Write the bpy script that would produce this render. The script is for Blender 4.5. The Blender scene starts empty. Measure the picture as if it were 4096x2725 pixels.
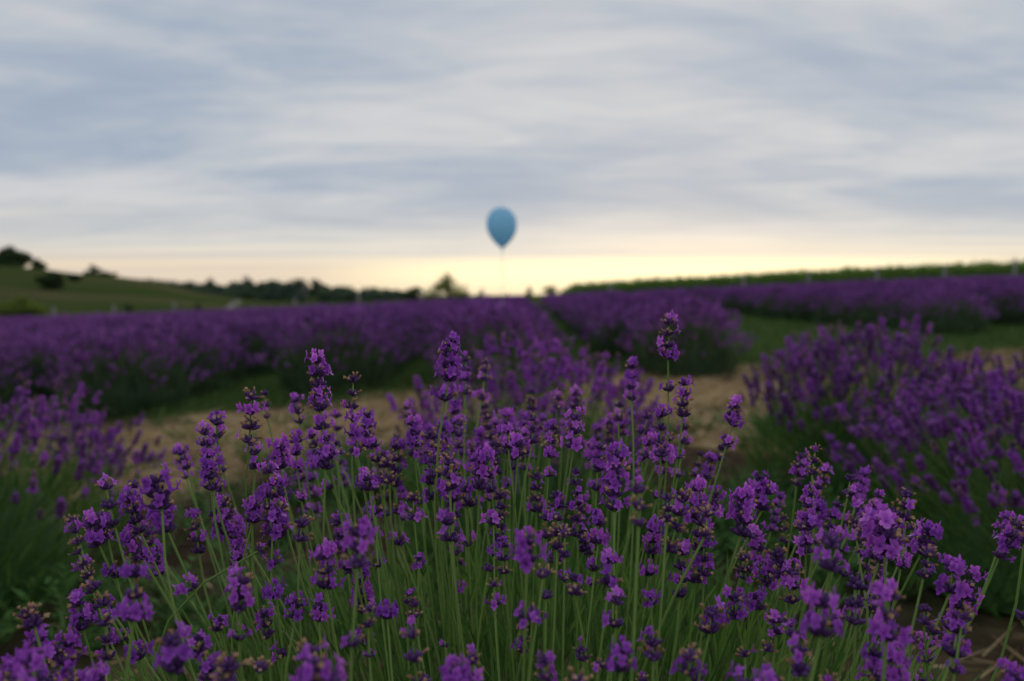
import bpy, math, random
import numpy as np
from mathutils import Matrix, Vector

# ------------------------------------------------------------------ camera
PITCH = math.radians(3.37)
CAM_H = 0.75
LENS = 28.0
F = LENS / 36.0 * 4096.0
scene = bpy.context.scene
cam_data = bpy.data.cameras.new("camera")
cam = bpy.data.objects.new("camera", cam_data)
scene.collection.objects.link(cam)
cam.location = (0, 0, CAM_H)
cam.rotation_euler = (math.radians(90) - PITCH, 0, 0)
cam_data.lens = LENS
cam_data.sensor_width = 36.0
cam_data.clip_start = 0.02
cam_data.clip_end = 8000
cam_data.dof.use_dof = True
cam_data.dof.focus_distance = 0.69
cam_data.dof.aperture_fstop = 4.0
scene.camera = cam

# ------------------------------------------------------------------ world
SUN_AZ = math.radians(11.0)      # right of the view direction
SUN_EL = math.radians(11.0)
world = bpy.data.worlds.new("World")
scene.world = world
world.use_nodes = True
wn, wl = world.node_tree.nodes, world.node_tree.links
wn.clear()


def W(kind, **kw):
    n = wn.new(kind)
    for k, v in kw.items():
        setattr(n, k, v)
    return n


def wmath(op, a, b=None, c=None, clamp=False):
    n = W("ShaderNodeMath", operation=op, use_clamp=clamp)
    for i, v in enumerate((a, b, c)):
        if v is None:
            continue
        if isinstance(v, (int, float)):
            n.inputs[i].default_value = v
        else:
            wl.new(v, n.inputs[i])
    return n.outputs[0]


def wmix(fac, a, b):
    n = W("ShaderNodeMix", data_type='RGBA')
    for s, v in ((n.inputs[0], fac), (n.inputs[6], a), (n.inputs[7], b)):
        if isinstance(v, (int, float)):
            s.default_value = v
        elif isinstance(v, tuple):
            s.default_value = (*v, 1.0)
        else:
            wl.new(v, s)
    return n.outputs[2]


def wsmooth(v, lo, hi):
    n = W("ShaderNodeMapRange", interpolation_type='SMOOTHSTEP')
    n.inputs['From Min'].default_value = lo
    n.inputs['From Max'].default_value = hi
    wl.new(v, n.inputs['Value'])
    return n.outputs[0]


tc = W("ShaderNodeTexCoord")
sep = W("ShaderNodeSeparateXYZ")
wl.new(tc.outputs['Generated'], sep.inputs[0])
dx, dy, dz0 = sep.outputs
dz = wmath('MAXIMUM', dz0, 0.0)


def cloud_coords(offset, rot, sx, sy, shift):
    den = wmath('ADD', dz, offset)
    c = W("ShaderNodeCombineXYZ")
    wl.new(wmath('DIVIDE', dx, den), c.inputs[0])
    wl.new(wmath('DIVIDE', dy, den), c.inputs[1])
    m = W("ShaderNodeMapping")
    m.inputs['Location'].default_value = shift
    m.inputs['Rotation'].default_value = (0, 0, math.radians(rot))
    m.inputs['Scale'].default_value = (sx, sy, 1)
    wl.new(c.outputs[0], m.inputs[0])
    return m.outputs[0]


def cloud_noise(vec, scale, detail, rough, dist):
    n = W("ShaderNodeTexNoise")
    n.inputs['Scale'].default_value = scale
    n.inputs['Detail'].default_value = detail
    n.inputs['Roughness'].default_value = rough
    n.inputs['Distortion'].default_value = dist
    wl.new(vec, n.inputs['Vector'])
    return n.outputs['Fac']


big = cloud_noise(cloud_coords(0.16, -12, 0.50, 1.0, (5.1, 1.2, 0)), 1.45, 4.0, 0.55, 0.7)
fine = cloud_noise(cloud_coords(0.12, -6, 0.42, 1.0, (8.3, 4.2, 1.0)), 5.5, 6.0, 0.58, 0.6)
veil = cloud_noise(cloud_coords(0.02, 2, 0.12, 0.55, (1.0, 9.0, 2.0)), 0.8, 3.0, 0.5, 0.1)
mixn = wmath('ADD', wmath('MULTIPLY', big, 0.72), wmath('MULTIPLY', fine, 0.28))
dens = wsmooth(mixn, 0.29, 0.71)
ramp = W("ShaderNodeValToRGB")
ramp.color_ramp.interpolation = 'B_SPLINE'
els = ramp.color_ramp.elements
els[0].position, els[0].color = 0.0, (0.315, 0.395, 0.515, 1)
els[1].position, els[1].color = 1.0, (0.645, 0.65, 0.67, 1)
e = els.new(0.38); e.color = (0.43, 0.487, 0.572, 1)
e = els.new(0.68); e.color = (0.53, 0.56, 0.605, 1)
wl.new(dens, ramp.inputs[0])
cloud = ramp.outputs[0]

# angle from the sun's azimuth: 1 toward it, 0 away
sunx, suny = math.sin(SUN_AZ), math.cos(SUN_AZ)
hl = wmath('SQRT', wmath('ADD', wmath('MULTIPLY', dx, dx), wmath('MULTIPLY', dy, dy)))
cosaz = wmath('DIVIDE', wmath('ADD', wmath('MULTIPLY', dx, sunx), wmath('MULTIPLY', dy, suny)),
              wmath('MAXIMUM', hl, 0.001))
az_wide = wsmooth(cosaz, 0.2, 1.0)
az_near = wsmooth(cosaz, 0.86, 1.0)
# thin veil of lit cloud low in the sky, cream, warmer at the horizon
low = wmath('SUBTRACT', 1.0, wsmooth(wmath('ADD', dz, wmath('MULTIPLY', wmath('SUBTRACT', veil, 0.5), 0.05)), 0.022, 0.125))
cream = wmix(az_wide, (0.56, 0.53, 0.50), (0.77, 0.735, 0.67))
col = wmix(wmath('MULTIPLY', low, 0.86), cloud, cream)
thin = cloud_noise(cloud_coords(0.03, 3, 0.10, 0.9, (4.0, 2.0, 5.0)), 0.9, 4.0, 0.5, 0.1)
col = wmix(wmath('MULTIPLY', wmath('MULTIPLY', wsmooth(thin, 0.50, 0.64), low), 0.6), col, (0.98, 0.86, 0.66))
col = wmix(wmath('MULTIPLY', wmath('MULTIPLY', wsmooth(thin, 0.46, 0.34), low), 0.45), col, (0.55, 0.55, 0.56))
hor = wmath('SUBTRACT', 1.0, wsmooth(wmath('ADD', dz, wmath('MULTIPLY', wmath('SUBTRACT', veil, 0.5), 0.035)), 0.018, 0.062))
peach = wmix(az_near, (0.84, 0.62, 0.40), (1.06, 0.90, 0.58))
col = wmix(wmath('MULTIPLY', hor, wmath('MULTIPLY_ADD', az_near, 0.40, 0.48)), col, peach)
# clear slot under the cloud deck, near the sun
slot = wmath('MULTIPLY', wsmooth(cosaz, 0.90, 0.995),
             wmath('SUBTRACT', 1.0, wsmooth(wmath('ABSOLUTE', wmath('SUBTRACT', dz, 0.026)), 0.002, 0.026)))
col = wmix(wmath('MULTIPLY', slot, 0.9), col, (1.30, 1.10, 0.70))

sky = W("ShaderNodeTexSky", sky_type='NISHITA')
sky.sun_disc = False
sky.sun_elevation = SUN_EL
sky.sun_rotation = SUN_AZ
sky.air_density = 1.0
sky.dust_density = 1.5
SKY_STRENGTH = 0.1
scaled = W("ShaderNodeVectorMath", operation='SCALE')
wl.new(col, scaled.inputs[0])
scaled.inputs['Scale'].default_value = 1.0 / SKY_STRENGTH
final = wmix(0.97, sky.outputs[0], scaled.outputs[0])
bg = W("ShaderNodeBackground")
bg.inputs['Strength'].default_value = SKY_STRENGTH
wl.new(final, bg.inputs['Color'])
wout = W("ShaderNodeOutputWorld")
wl.new(bg.outputs[0], wout.inputs['Surface'])

# ------------------------------------------------------------------ sun
sd = bpy.data.lights.new("sun", 'SUN')
sd.energy = 1.2
sd.angle = math.radians(25)
sd.color = (1.0, 0.87, 0.70)
sun = bpy.data.objects.new("sun", sd)
scene.collection.objects.link(sun)
to_sun = Vector((math.sin(SUN_AZ) * math.cos(SUN_EL), math.cos(SUN_AZ) * math.cos(SUN_EL), math.sin(SUN_EL)))
sun.rotation_euler = to_sun.to_track_quat('Z', 'Y').to_euler()

scene.view_settings.view_transform = 'Standard'
scene.view_settings.look = 'None'
scene.view_settings.gamma = 1.0
scene.view_settings.exposure = 0.0
scene.view_settings.use_curve_mapping = False
scene.render.engine = 'CYCLES'
scene.cycles.use_denoising = True
scene.cycles.max_bounces = 6
scene.cycles.diffuse_bounces = 3
scene.cycles.transmission_bounces = 4
scene.cycles.transparent_max_bounces = 4

COL = scene.collection


# ------------------------------------------------------------------ helpers
def at(px, py, d):
    """point at forward distance d seen at photograph pixel px, py"""
    u = (px - 2048.0) / F
    v = -(py - 1362.5) / F
    cp, sp = math.cos(PITCH), math.sin(PITCH)
    ry, rz = cp + v * sp, -sp + v * cp
    k = d / ry
    return np.array((u * k, d, CAM_H + rz * k))


def sstep(a, b, x):
    t = np.clip((np.asarray(x, float) - a) / (b - a), 0, 1)
    return t * t * (3 - 2 * t)


_perm = np.random.RandomState(5).rand(256, 256)


def vnoise(x, y, s=1.0, o=0):
    x = np.asarray(x, float) * s + 37.3 * o
    y = np.asarray(y, float) * s + 11.7 * o
    xi, yi = np.floor(x).astype(int), np.floor(y).astype(int)
    fx, fy = x - xi, y - yi
    fx, fy = fx * fx * (3 - 2 * fx), fy * fy * (3 - 2 * fy)
    g = lambda a, b: _perm[a & 255, b & 255]
    return (g(xi, yi) * (1 - fx) + g(xi + 1, yi) * fx) * (1 - fy) + (g(xi, yi + 1) * (1 - fx) + g(xi + 1, yi + 1) * fx) * fy


def fbm(x, y, s=1.0, o=0):
    return (vnoise(x, y, s, o) * .5 + vnoise(x, y, s * 2.1, o + 1) * .3 + vnoise(x, y, s * 4.3, o + 2) * .2)


class Geo:
    """arrays of vertices, faces (tuples), material index per face and a tint per vertex"""
    def __init__(self):
        self.v, self.f, self.m, self.t, self.n = [], [], [], [], 0

    def add(self, V, Fc, mat=0, tint=0.5):
        V = np.asarray(V, float).reshape(-1, 3)
        self.v.append(V)
        n = self.n
        self.f.extend(tuple(i + n for i in f) for f in Fc)
        if isinstance(mat, int):
            self.m.extend([mat] * len(Fc))
        else:
            self.m.extend(mat)
        T = np.full(len(V), tint) if np.isscalar(tint) else np.asarray(tint)
        self.t.append(T)
        self.n += len(V)

    def arrays(self):
        return np.vstack(self.v), self.f, self.m, np.concatenate(self.t)

    def add_geo(self, arr, mat4, dtint=0.0):
        V, Fc, M, T = arr
        self.add(V @ mat4[:3, :3].T + mat4[:3, 3], Fc, M, np.clip(T + dtint, 0, 1))

    def mesh(self, name, mats, smooth=True):
        V, Fc, M, T = self.arrays()
        me = bpy.data.meshes.new(name)
        me.from_pydata(V.tolist(), [], Fc)
        for m in mats:
            me.materials.append(m)
        if len(mats) > 1:
            me.polygons.foreach_set('material_index', np.asarray(M, np.int32))
        a = me.attributes.new('tint', 'FLOAT', 'POINT')
        a.data.foreach_set('value', T.astype(np.float32))
        if smooth:
            me.polygons.foreach_set('use_smooth', np.ones(len(Fc), bool))
        me.update()
        return me


def bulk_mesh(name, V, Q, mats, T=None, M=None, smooth=False):
    """fast mesh from (n,3) vertices and (k,3|4) index array"""
    V = np.asarray(V, np.float32)
    Q = np.asarray(Q, np.int32)
    k, w = Q.shape
    me = bpy.data.meshes.new(name)
    me.vertices.add(len(V))
    me.vertices.foreach_set('co', V.ravel())
    me.loops.add(k * w)
    me.loops.foreach_set('vertex_index', Q.ravel())
    me.polygons.add(k)
    me.polygons.foreach_set('loop_start', np.arange(0, k * w, w, dtype=np.int32))
    me.polygons.foreach_set('loop_total', np.full(k, w, np.int32))
    for m in mats:
        me.materials.append(m)
    if M is not None:
        me.polygons.foreach_set('material_index', np.asarray(M, np.int32))
    if T is not None:
        a = me.attributes.new('tint', 'FLOAT', 'POINT')
        a.data.foreach_set('value', np.asarray(T, np.float32))
    if smooth:
        me.polygons.foreach_set('use_smooth', np.ones(k, bool))
    me.update(calc_edges=True)
    return me


def link(name, data, parent=None, loc=None, rotz=0.0, scale=None):
    o = bpy.data.objects.new(name, data)
    COL.objects.link(o)
    if parent is not None:
        o.parent = parent
    if loc is not None:
        o.location = [float(c) for c in loc]
    if rotz:
        o.rotation_euler = (0, 0, rotz)
    if scale is not None:
        o.scale = (scale,) * 3 if isinstance(scale, (int, float)) else scale
    return o


def tag(o, label=None, cat=None, group=None, kind=None):
    if label: o['label'] = label
    if cat: o['category'] = cat
    if group: o['group'] = group
    if kind: o['kind'] = kind
    return o


def frame(p, z, roll=0.0, s=1.0):
    """4x4 with +Z along z at p"""
    z = np.asarray(z, float); z = z / np.linalg.norm(z)
    a = np.array((1.0, 0, 0)) if abs(z[0]) < .9 else np.array((0, 1.0, 0))
    x = np.cross(a, z); x /= np.linalg.norm(x)
    y = np.cross(z, x)
    c, sn = math.cos(roll), math.sin(roll)
    m = np.eye(4)
    m[:3, 0] = (x * c + y * sn) * s
    m[:3, 1] = (-x * sn + y * c) * s
    m[:3, 2] = z * s
    m[:3, 3] = p
    return m


def tube(pts, radii, sides=5, cap=True):
    pts = np.asarray(pts, float)
    V, Fc = [], []
    n = len(pts)
    for i in range(n):
        t = pts[min(i + 1, n - 1)] - pts[max(i - 1, 0)]
        fr = frame(pts[i], t)
        for k in range(sides):
            a = 2 * math.pi * k / sides
            V.append(pts[i] + (fr[:3, 0] * math.cos(a) + fr[:3, 1] * math.sin(a)) * radii[i])
    for i in range(n - 1):
        for k in range(sides):
            k2 = (k + 1) % sides
            Fc.append((i * sides + k, i * sides + k2, (i + 1) * sides + k2, (i + 1) * sides + k))
    if cap:
        Fc.append(tuple(range((n - 1) * sides, n * sides)))
        Fc.append(tuple(reversed(range(sides))))
    return np.array(V), Fc


# ------------------------------------------------------------------ materials
def material(name, stops, rough=0.7, translucent=0.0, noise=None, use_tint=True, rand=0.0, bump=None, spec=0.2, hue=0.0):
    """colour ramp driven by the tint attribute (plus noise and per-object variation)"""
    m = bpy.data.materials.new(name)
    m.use_nodes = True
    nt = m.node_tree
    nt.nodes.clear()
    N, L = nt.nodes, nt.links

    def mk(k, **kw):
        n = N.new(k)
        for a, b in kw.items():
            setattr(n, a, b)
        return n
    fac = None
    if use_tint:
        a = mk("ShaderNodeAttribute", attribute_name='tint')
        fac = a.outputs['Fac']
    tcn = mk("ShaderNodeTexCoord")
    if noise:
        nz = mk("ShaderNodeTexNoise")
        nz.inputs['Scale'].default_value = noise[0]
        nz.inputs['Detail'].default_value = 4
        L.new(tcn.outputs['Object'], nz.inputs['Vector'])
        mm = mk("ShaderNodeMath", operation='MULTIPLY_ADD')
        L.new(nz.outputs['Fac'], mm.inputs[0])
        mm.inputs[1].default_value = noise[1] * 2
        mm.inputs[2].default_value = -noise[1] if fac is not None else 0.5 - noise[1]
        if fac is not None:
            ad = mk("ShaderNodeMath", operation='ADD')
            L.new(fac, ad.inputs[0]); L.new(mm.outputs[0], ad.inputs[1])
            fac = ad.outputs[0]
        else:
            fac = mm.outputs[0]
    if rand:
        oi = mk("ShaderNodeObjectInfo")
        mm = mk("ShaderNodeMath", operation='MULTIPLY_ADD')
        L.new(oi.outputs['Random'], mm.inputs[0])
        mm.inputs[1].default_value = rand * 2
        mm.inputs[2].default_value = -rand
        ad = mk("ShaderNodeMath", operation='ADD')
        L.new(fac, ad.inputs[0]); L.new(mm.outputs[0], ad.inputs[1])
        fac = ad.outputs[0]
    rp = mk("ShaderNodeValToRGB")
    el = rp.color_ramp.elements
    el[0].position, el[0].color = stops[0][0], (*stops[0][1], 1)
    el[1].position, el[1].color = stops[-1][0], (*stops[-1][1], 1)
    for p, c in stops[1:-1]:
        x = el.new(p); x.color = (*c, 1)
    L.new(fac, rp.inputs[0])
    colr = rp.outputs[0]
    if hue:
        oi2 = mk("ShaderNodeObjectInfo")
        mr = mk("ShaderNodeMapRange")
        mr.inputs['To Min'].default_value = .5 - hue * .5
        mr.inputs['To Max'].default_value = .5 + hue * .45
        L.new(oi2.outputs['Random'], mr.inputs['Value'])
        hs = mk("ShaderNodeHueSaturation")
        L.new(mr.outputs[0], hs.inputs['Hue'])
        L.new(colr, hs.inputs['Color'])
        colr = hs.outputs[0]
    b = mk("ShaderNodeBsdfPrincipled")
    b.inputs['Roughness'].default_value = rough
    b.inputs['Specular IOR Level'].default_value = spec
    L.new(colr, b.inputs['Base Color'])
    if bump:
        nb = mk("ShaderNodeTexNoise")
        nb.inputs['Scale'].default_value = bump[0]
        nb.inputs['Detail'].default_value = 5
        L.new(tcn.outputs['Object'], nb.inputs['Vector'])
        bp = mk("ShaderNodeBump")
        bp.inputs['Strength'].default_value = bump[1]
        bp.inputs['Distance'].default_value = bump[2]
        L.new(nb.outputs['Fac'], bp.inputs['Height'])
        L.new(bp.outputs[0], b.inputs['Normal'])
    surf = b.outputs[0]
    if translucent:
        tr = mk("ShaderNodeBsdfTranslucent")
        L.new(colr, tr.inputs['Color'])
        mx = mk("ShaderNodeMixShader")
        mx.inputs[0].default_value = translucent
        L.new(surf, mx.inputs[1]); L.new(tr.outputs[0], mx.inputs[2])
        surf = mx.outputs[0]
    o = mk("ShaderNodeOutputMaterial")
    L.new(surf, o.inputs['Surface'])
    return m


M_COROLLA = material("corolla", [(0, (0.24, 0.045, 0.38)), (.5, (0.47, 0.10, 0.66)), (1, (0.70, 0.25, 0.86))], 0.6, 0.42, rand=.2, noise=(900, .14), hue=.03)
M_CALYX = material("calyx", [(0, (0.040, 0.015, 0.070)), (.5, (0.085, 0.030, 0.135)), (1, (0.16, 0.07, 0.23))], 0.75, 0.0, rand=.15, noise=(1500, .25))
M_WITHER = material("withered_corolla", [(0, (0.20, 0.11, 0.065)), (.5, (0.42, 0.24, 0.13)), (1, (0.62, 0.42, 0.25))], 0.8, 0.25, rand=.1)
M_STEM = material("flower_stem", [(0, (0.10, 0.18, 0.04)), (.5, (0.185, 0.30, 0.068)), (1, (0.29, 0.38, 0.12))], 0.65, 0.0, rand=.2, noise=(220, .2))
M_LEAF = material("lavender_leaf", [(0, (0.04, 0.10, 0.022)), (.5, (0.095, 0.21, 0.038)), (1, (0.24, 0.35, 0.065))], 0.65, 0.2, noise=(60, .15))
M_FARLEAF = material("lavender_foliage", [(0, (0.03, 0.055, 0.025)), (.5, (0.07, 0.115, 0.05)), (1, (0.15, 0.20, 0.09))], 0.75, 0.12, rand=.15)
M_FARSPIKE = material("lavender_bloom", [(0, (0.075, 0.032, 0.11)), (.45, (0.25, 0.075, 0.34)), (1, (0.47, 0.16, 0.58))], 0.7, 0.2, rand=.1)
M_FARSTEM = material("lavender_stalk", [(0, (0.08, 0.12, 0.05)), (1, (0.17, 0.22, 0.10))], 0.75)
M_GRASS = material("grass", [(0, (0.035, 0.075, 0.018)), (.5, (0.07, 0.135, 0.03)), (1, (0.20, 0.22, 0.07))], 0.7, 0.25)
M_WEED = material("weed_leaf", [(0, (0.045, 0.11, 0.028)), (1, (0.12, 0.25, 0.055))], 0.7, 0.25)
M_STRAW = material("straw", [(0, (0.24, 0.15, 0.07)), (.5, (0.48, 0.33, 0.165)), (1, (0.70, 0.53, 0.31))], 0.75, 0.1)
M_TREE = material("tree_leaf", [(0, (0.018, 0.036, 0.016)), (.5, (0.038, 0.07, 0.026)), (1, (0.075, 0.12, 0.035))], 0.8, 0.15, rand=.1)
M_TREEB = material("bright_leaf", [(0, (0.09, 0.14, 0.028)), (1, (0.25, 0.31, 0.06))], 0.8, 0.5)
M_WOOD = material("woodland_leaf", [(0, (0.032, 0.058, 0.042)), (.5, (0.062, 0.10, 0.06)), (1, (0.11, 0.155, 0.07))], 0.85, 0.1)
M_BARK = material("bark", [(0, (0.05, 0.035, 0.022)), (1, (0.15, 0.11, 0.075))], 0.9, noise=(8, .4), use_tint=False)
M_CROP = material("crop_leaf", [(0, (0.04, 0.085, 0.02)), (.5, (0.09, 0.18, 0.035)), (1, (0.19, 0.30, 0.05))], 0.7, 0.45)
M_POST = material("weathered_post", [(0, (0.20, 0.19, 0.17)), (1, (0.40, 0.38, 0.36))], 0.9, noise=(6, .4), use_tint=False, bump=(40, .4, .01))
M_BALLOON = material("balloon_latex", [(0, (0.47, 0.80, 1.0)), (1, (0.50, 0.83, 1.0))], 0.5, 0.55, noise=(4, .3), use_tint=False, spec=.3)
M_STRING = material("balloon_string", [(0, (0.60, 0.57, 0.52)), (1, (0.78, 0.75, 0.70))], 0.8, noise=(60, .3), use_tint=False)
M_WALL = material("pale_plaster", [(0, (0.22, 0.21, 0.20)), (1, (0.32, 0.31, 0.30))], 0.9, noise=(.8, .4), use_tint=False)
M_ROOF = material("roof_tile", [(0, (0.10, 0.07, 0.06)), (1, (0.20, 0.14, 0.12))], 0.9, noise=(2, .4), use_tint=False)
M_PANE = material("dark_pane", [(0, (0.02, 0.025, 0.03)), (1, (0.04, 0.045, 0.05))], 0.1, noise=(1, .3), use_tint=False, spec=.5)
M_TRACK = material("dirt_track", [(0, (0.13, 0.12, 0.09)), (1, (0.22, 0.20, 0.16))], 0.95, noise=(.9, .4), use_tint=False)


# ------------------------------------------------------------------ terrain
RIDGE_PX = np.array([-3500, -600, 0, 150, 300, 500, 650, 770, 890, 1010, 1300, 1700, 1900, 2300, 6000.])
RIDGE_Z = 0.75 + (1175 - np.array([1040, 1050, 1068, 1078, 1098, 1114, 1134, 1164, 1186, 1204, 1214, 1200, 1187, 1186, 1186.])) / F * 140
FIELD_END = 39.0


def height(x, y):
    x = np.asarray(x, float); y = np.asarray(y, float)
    xs = 34 * np.tanh(x / 34)
    z = 0.046 * xs
    # gentle hollows and crumbs
    near = np.exp(-(np.hypot(x, y) / 40) ** 2)
    z = z + (fbm(x, y, .45, 3) - .5) * .10 * near * sstep(2.0, 6.0, np.hypot(x, y - .5))
    yy = np.maximum(y, 1.0)
    px = np.clip(x / yy * F + 2048, -3500, 6000)
    zr = np.interp(px, RIDGE_PX, RIDGE_Z) + (fbm(x, y, .03, 9) - .5) * 1.2
    back = np.where(y > 0, sstep(FIELD_END + 2, 140, y), 0)
    leftish = sstep(2500, 1900, px)
    z = z * (1 - back * leftish) + zr * back * leftish
    # the valley with the wood, then a rising far side
    far = sstep(150, 240, y) * leftish
    zf = -2.2 + 8.0 * sstep(260, 520, y) * sstep(1750, 900, px) - 2.0 * sstep(240, 900, y) * sstep(1500, 1900, px)
    z = z * (1 - far) + zf * far
    z = z - sstep(900, 3000, np.hypot(x, y)) * 3.0
    return z


def lane_centre(x):
    return 5.0 + 0.28 * x


def straw_mask(x, y):
    n = fbm(x, y, 1.1, 20)
    n2 = fbm(x, y, 2.0, 25)
    m = sstep(1.6, 0.9, np.abs(y - lane_centre(x)) + (n - .5) * 2.3)
    m = m * (0.12 + 0.88 * sstep(.35, .49, n2)) * (.25 + .75 * sstep(3.4, 2.0, x))
    # litter between the near rows
    k = sstep(3.6, 1.0, np.asarray(y, float)) * sstep(.56, .70, fbm(x, y, 1.7, 31)) * .12
    return np.clip(np.maximum(m, k), 0, 1)


def grass_mask(x, y):
    n = fbm(x, y, 1.3, 40)
    g_far = sstep(1.0, 1.7, y - lane_centre(x) + (n - .5) * 1.0)
    g_near = sstep(-.7, -1.3, y - lane_centre(x) + (n - .5) * 1.2) * sstep(.44, .56, n) * sstep(1.4, 2.4, y) * .9
    return np.clip(np.maximum(g_far, g_near), 0, 1)


rs = np.random.RandomState(11)
rad = np.concatenate([[0.0], np.geomspace(0.25, 4000, 250)])
ang = np.concatenate([np.linspace(-40, 40, 281), np.linspace(40, 320, 142)[1:-1]])
ang = np.radians(ang)
na, nr = len(ang), len(rad)
A, R = np.meshgrid(ang, rad)
GX, GY = R * np.sin(A), R * np.cos(A)
GZ = height(GX, GY)
GZ[0, :] = height(0, 0)
idx = np.arange(na * nr).reshape(nr, na)
nxt = np.roll(idx, -1, axis=1)
quads = np.stack([idx[:-1], idx[1:], nxt[1:], nxt[:-1]], -1).reshape(-1, 4)
quads = quads[:, ::-1]


def ground_material():
    m = bpy.data.materials.new("ground")
    m.use_nodes = True
    nt = m.node_tree
    nt.nodes.clear()
    N, L = nt.nodes, nt.links

    def mk(k, **kw):
        n = N.new(k)
        for a, b in kw.items():
            setattr(n, a, b)
        return n

    def noise(scale, detail=5, vec=None):
        n = mk("ShaderNodeTexNoise")
        n.inputs['Scale'].default_value = scale
        n.inputs['Detail'].default_value = detail
        L.new(vec if vec is not None else tcn.outputs['Object'], n.inputs['Vector'])
        return n.outputs['Fac']

    def rampc(fac, *st):
        r = mk("ShaderNodeValToRGB")
        el = r.color_ramp.elements
        el[0].position, el[0].color = st[0][0], (*st[0][1], 1)
        el[1].position, el[1].color = st[-1][0], (*st[-1][1], 1)
        for p, c in st[1:-1]:
            x = el.new(p); x.color = (*c, 1)
        L.new(fac, r.inputs[0])
        return r.outputs[0]

    def mix(f, a, b):
        n = mk("ShaderNodeMix", data_type='RGBA')
        L.new(f, n.inputs[0]); L.new(a, n.inputs[6]); L.new(b, n.inputs[7])
        return n.outputs[2]
    tcn = mk("ShaderNodeTexCoord")
    soil = rampc(noise(14), (.3, (0.035, 0.024, 0.016)), (.7, (0.085, 0.060, 0.040)))
    straw = rampc(noise(9, 7), (.34, (0.15, 0.10, 0.04)), (.5, (0.50, 0.35, 0.155)), (.68, (0.74, 0.56, 0.29)))
    grass = rampc(noise(5, 6), (.3, (0.030, 0.055, 0.016)), (.55, (0.06, 0.105, 0.026)), (.75, (0.13, 0.145, 0.05)))
    mp = mk("ShaderNodeMapping")
    mp.inputs['Scale'].default_value = (.012, .055, .1)
    L.new(tcn.outputs['Object'], mp.inputs[0])
    hill = rampc(noise(1.6, 5, mp.outputs[0]), (.30, (0.040, 0.070, 0.018)), (.48, (0.058, 0.082, 0.024)),
                 (.60, (0.105, 0.095, 0.045)), (.75, (0.060, 0.105, 0.024)))
    a1 = mk("ShaderNodeAttribute", attribute_name='straw')
    a2 = mk("ShaderNodeAttribute", attribute_name='grass')
    a3 = mk("ShaderNodeAttribute", attribute_name='hill')
    c = mix(a2.outputs['Fac'], soil, grass)
    c = mix(a1.outputs['Fac'], c, straw)
    c = mix(a3.outputs['Fac'], c, hill)
    b = mk("ShaderNodeBsdfPrincipled")
    b.inputs['Roughness'].default_value = .95
    b.inputs['Specular IOR Level'].default_value = .0
    L.new(c, b.inputs['Base Color'])
    bp = mk("ShaderNodeBump")
    bp.inputs['Strength'].default_value = .8
    bp.inputs['Distance'].default_value = .03
    L.new(noise(25, 6), bp.inputs['Height'])
    L.new(bp.outputs[0], b.inputs['Normal'])
    o = mk("ShaderNodeOutputMaterial")
    L.new(b.outputs[0], o.inputs['Surface'])
    return m


gm = bulk_mesh("ground", np.stack([GX, GY, GZ], -1).reshape(-1, 3), quads, [ground_material()], smooth=True)
for nm, val in (('straw', straw_mask(GX, GY) * (np.hypot(GX, GY) < 20)), ('grass', grass_mask(GX, GY)),
                ('hill', sstep(FIELD_END - 1, FIELD_END + 4, np.hypot(GX, GY)))):
    at_ = gm.attributes.new(nm, 'FLOAT', 'POINT')
    at_.data.foreach_set('value', np.asarray(val, np.float32).ravel())
tag(link("ground", gm), kind='structure')

# a pale track up the grassy slope
trk = []
for px, py, d, w in ((885, 1230, 62, .5), (905, 1224, 70, .6), (925, 1214, 80, .8), (943, 1205, 92, .9), (958, 1196, 105, .9)):
    p = at(px, py, d)
    for s in (-1, 1):
        q = np.array((p[0] + s * w * .55, p[1] - s * w * .3, 0))
        q[2] = float(height(q[0], q[1])) + .06
        trk.append(q)
tq = [(i * 2, i * 2 + 1, i * 2 + 3, i * 2 + 2) for i in range(len(trk) // 2 - 1)]
tag(link("dirt_track", bulk_mesh("dirt_track", trk, tq, [M_TRACK])), kind='structure')


# ------------------------------------------------------------------ lavender: flower pieces
def tmpl_calyx(sides=6):
    prof = ((0, .45), (.12, .85), (.4, 1.15), (.7, 1.12), (.9, .95), (1.0, .62))
    pts = [(0, 0, t * .0066) for t, _ in prof]
    V, Fc = tube(pts, [r * .00135 for _, r in prof], sides)
    T = np.repeat([.25, .35, .5, .6, .65, .7], sides)
    return V, Fc, [0] * len(Fc), T


def petal(length, width, lift, curl, rows=3):
    """rounded lobe lying along +X from the origin, 3 columns"""
    V, Fc, T = [], [], []
    for i in range(rows + 1):
        t = i / rows
        w = width * (0.42 + 1.05 * math.sin(math.pi * min(1, .12 + t * .80)) * .62) * (1 if t < 1 else .55)
        x = length * t
        z = lift * t + curl * t * t
        for s in (-1, 0, 1):
            V.append((x - (abs(s) * length * .10 * t), s * w * .5, z - abs(s) * width * .10 * (1 - t * .4)))
            T.append(.30 + .42 * t + (0 if s else -.10))
    for i in range(rows):
        for k in range(2):
            a = i * 3 + k
            Fc.append((a, a + 3, a + 4, a + 1))
    return np.array(V), Fc, np.array(T)


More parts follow.
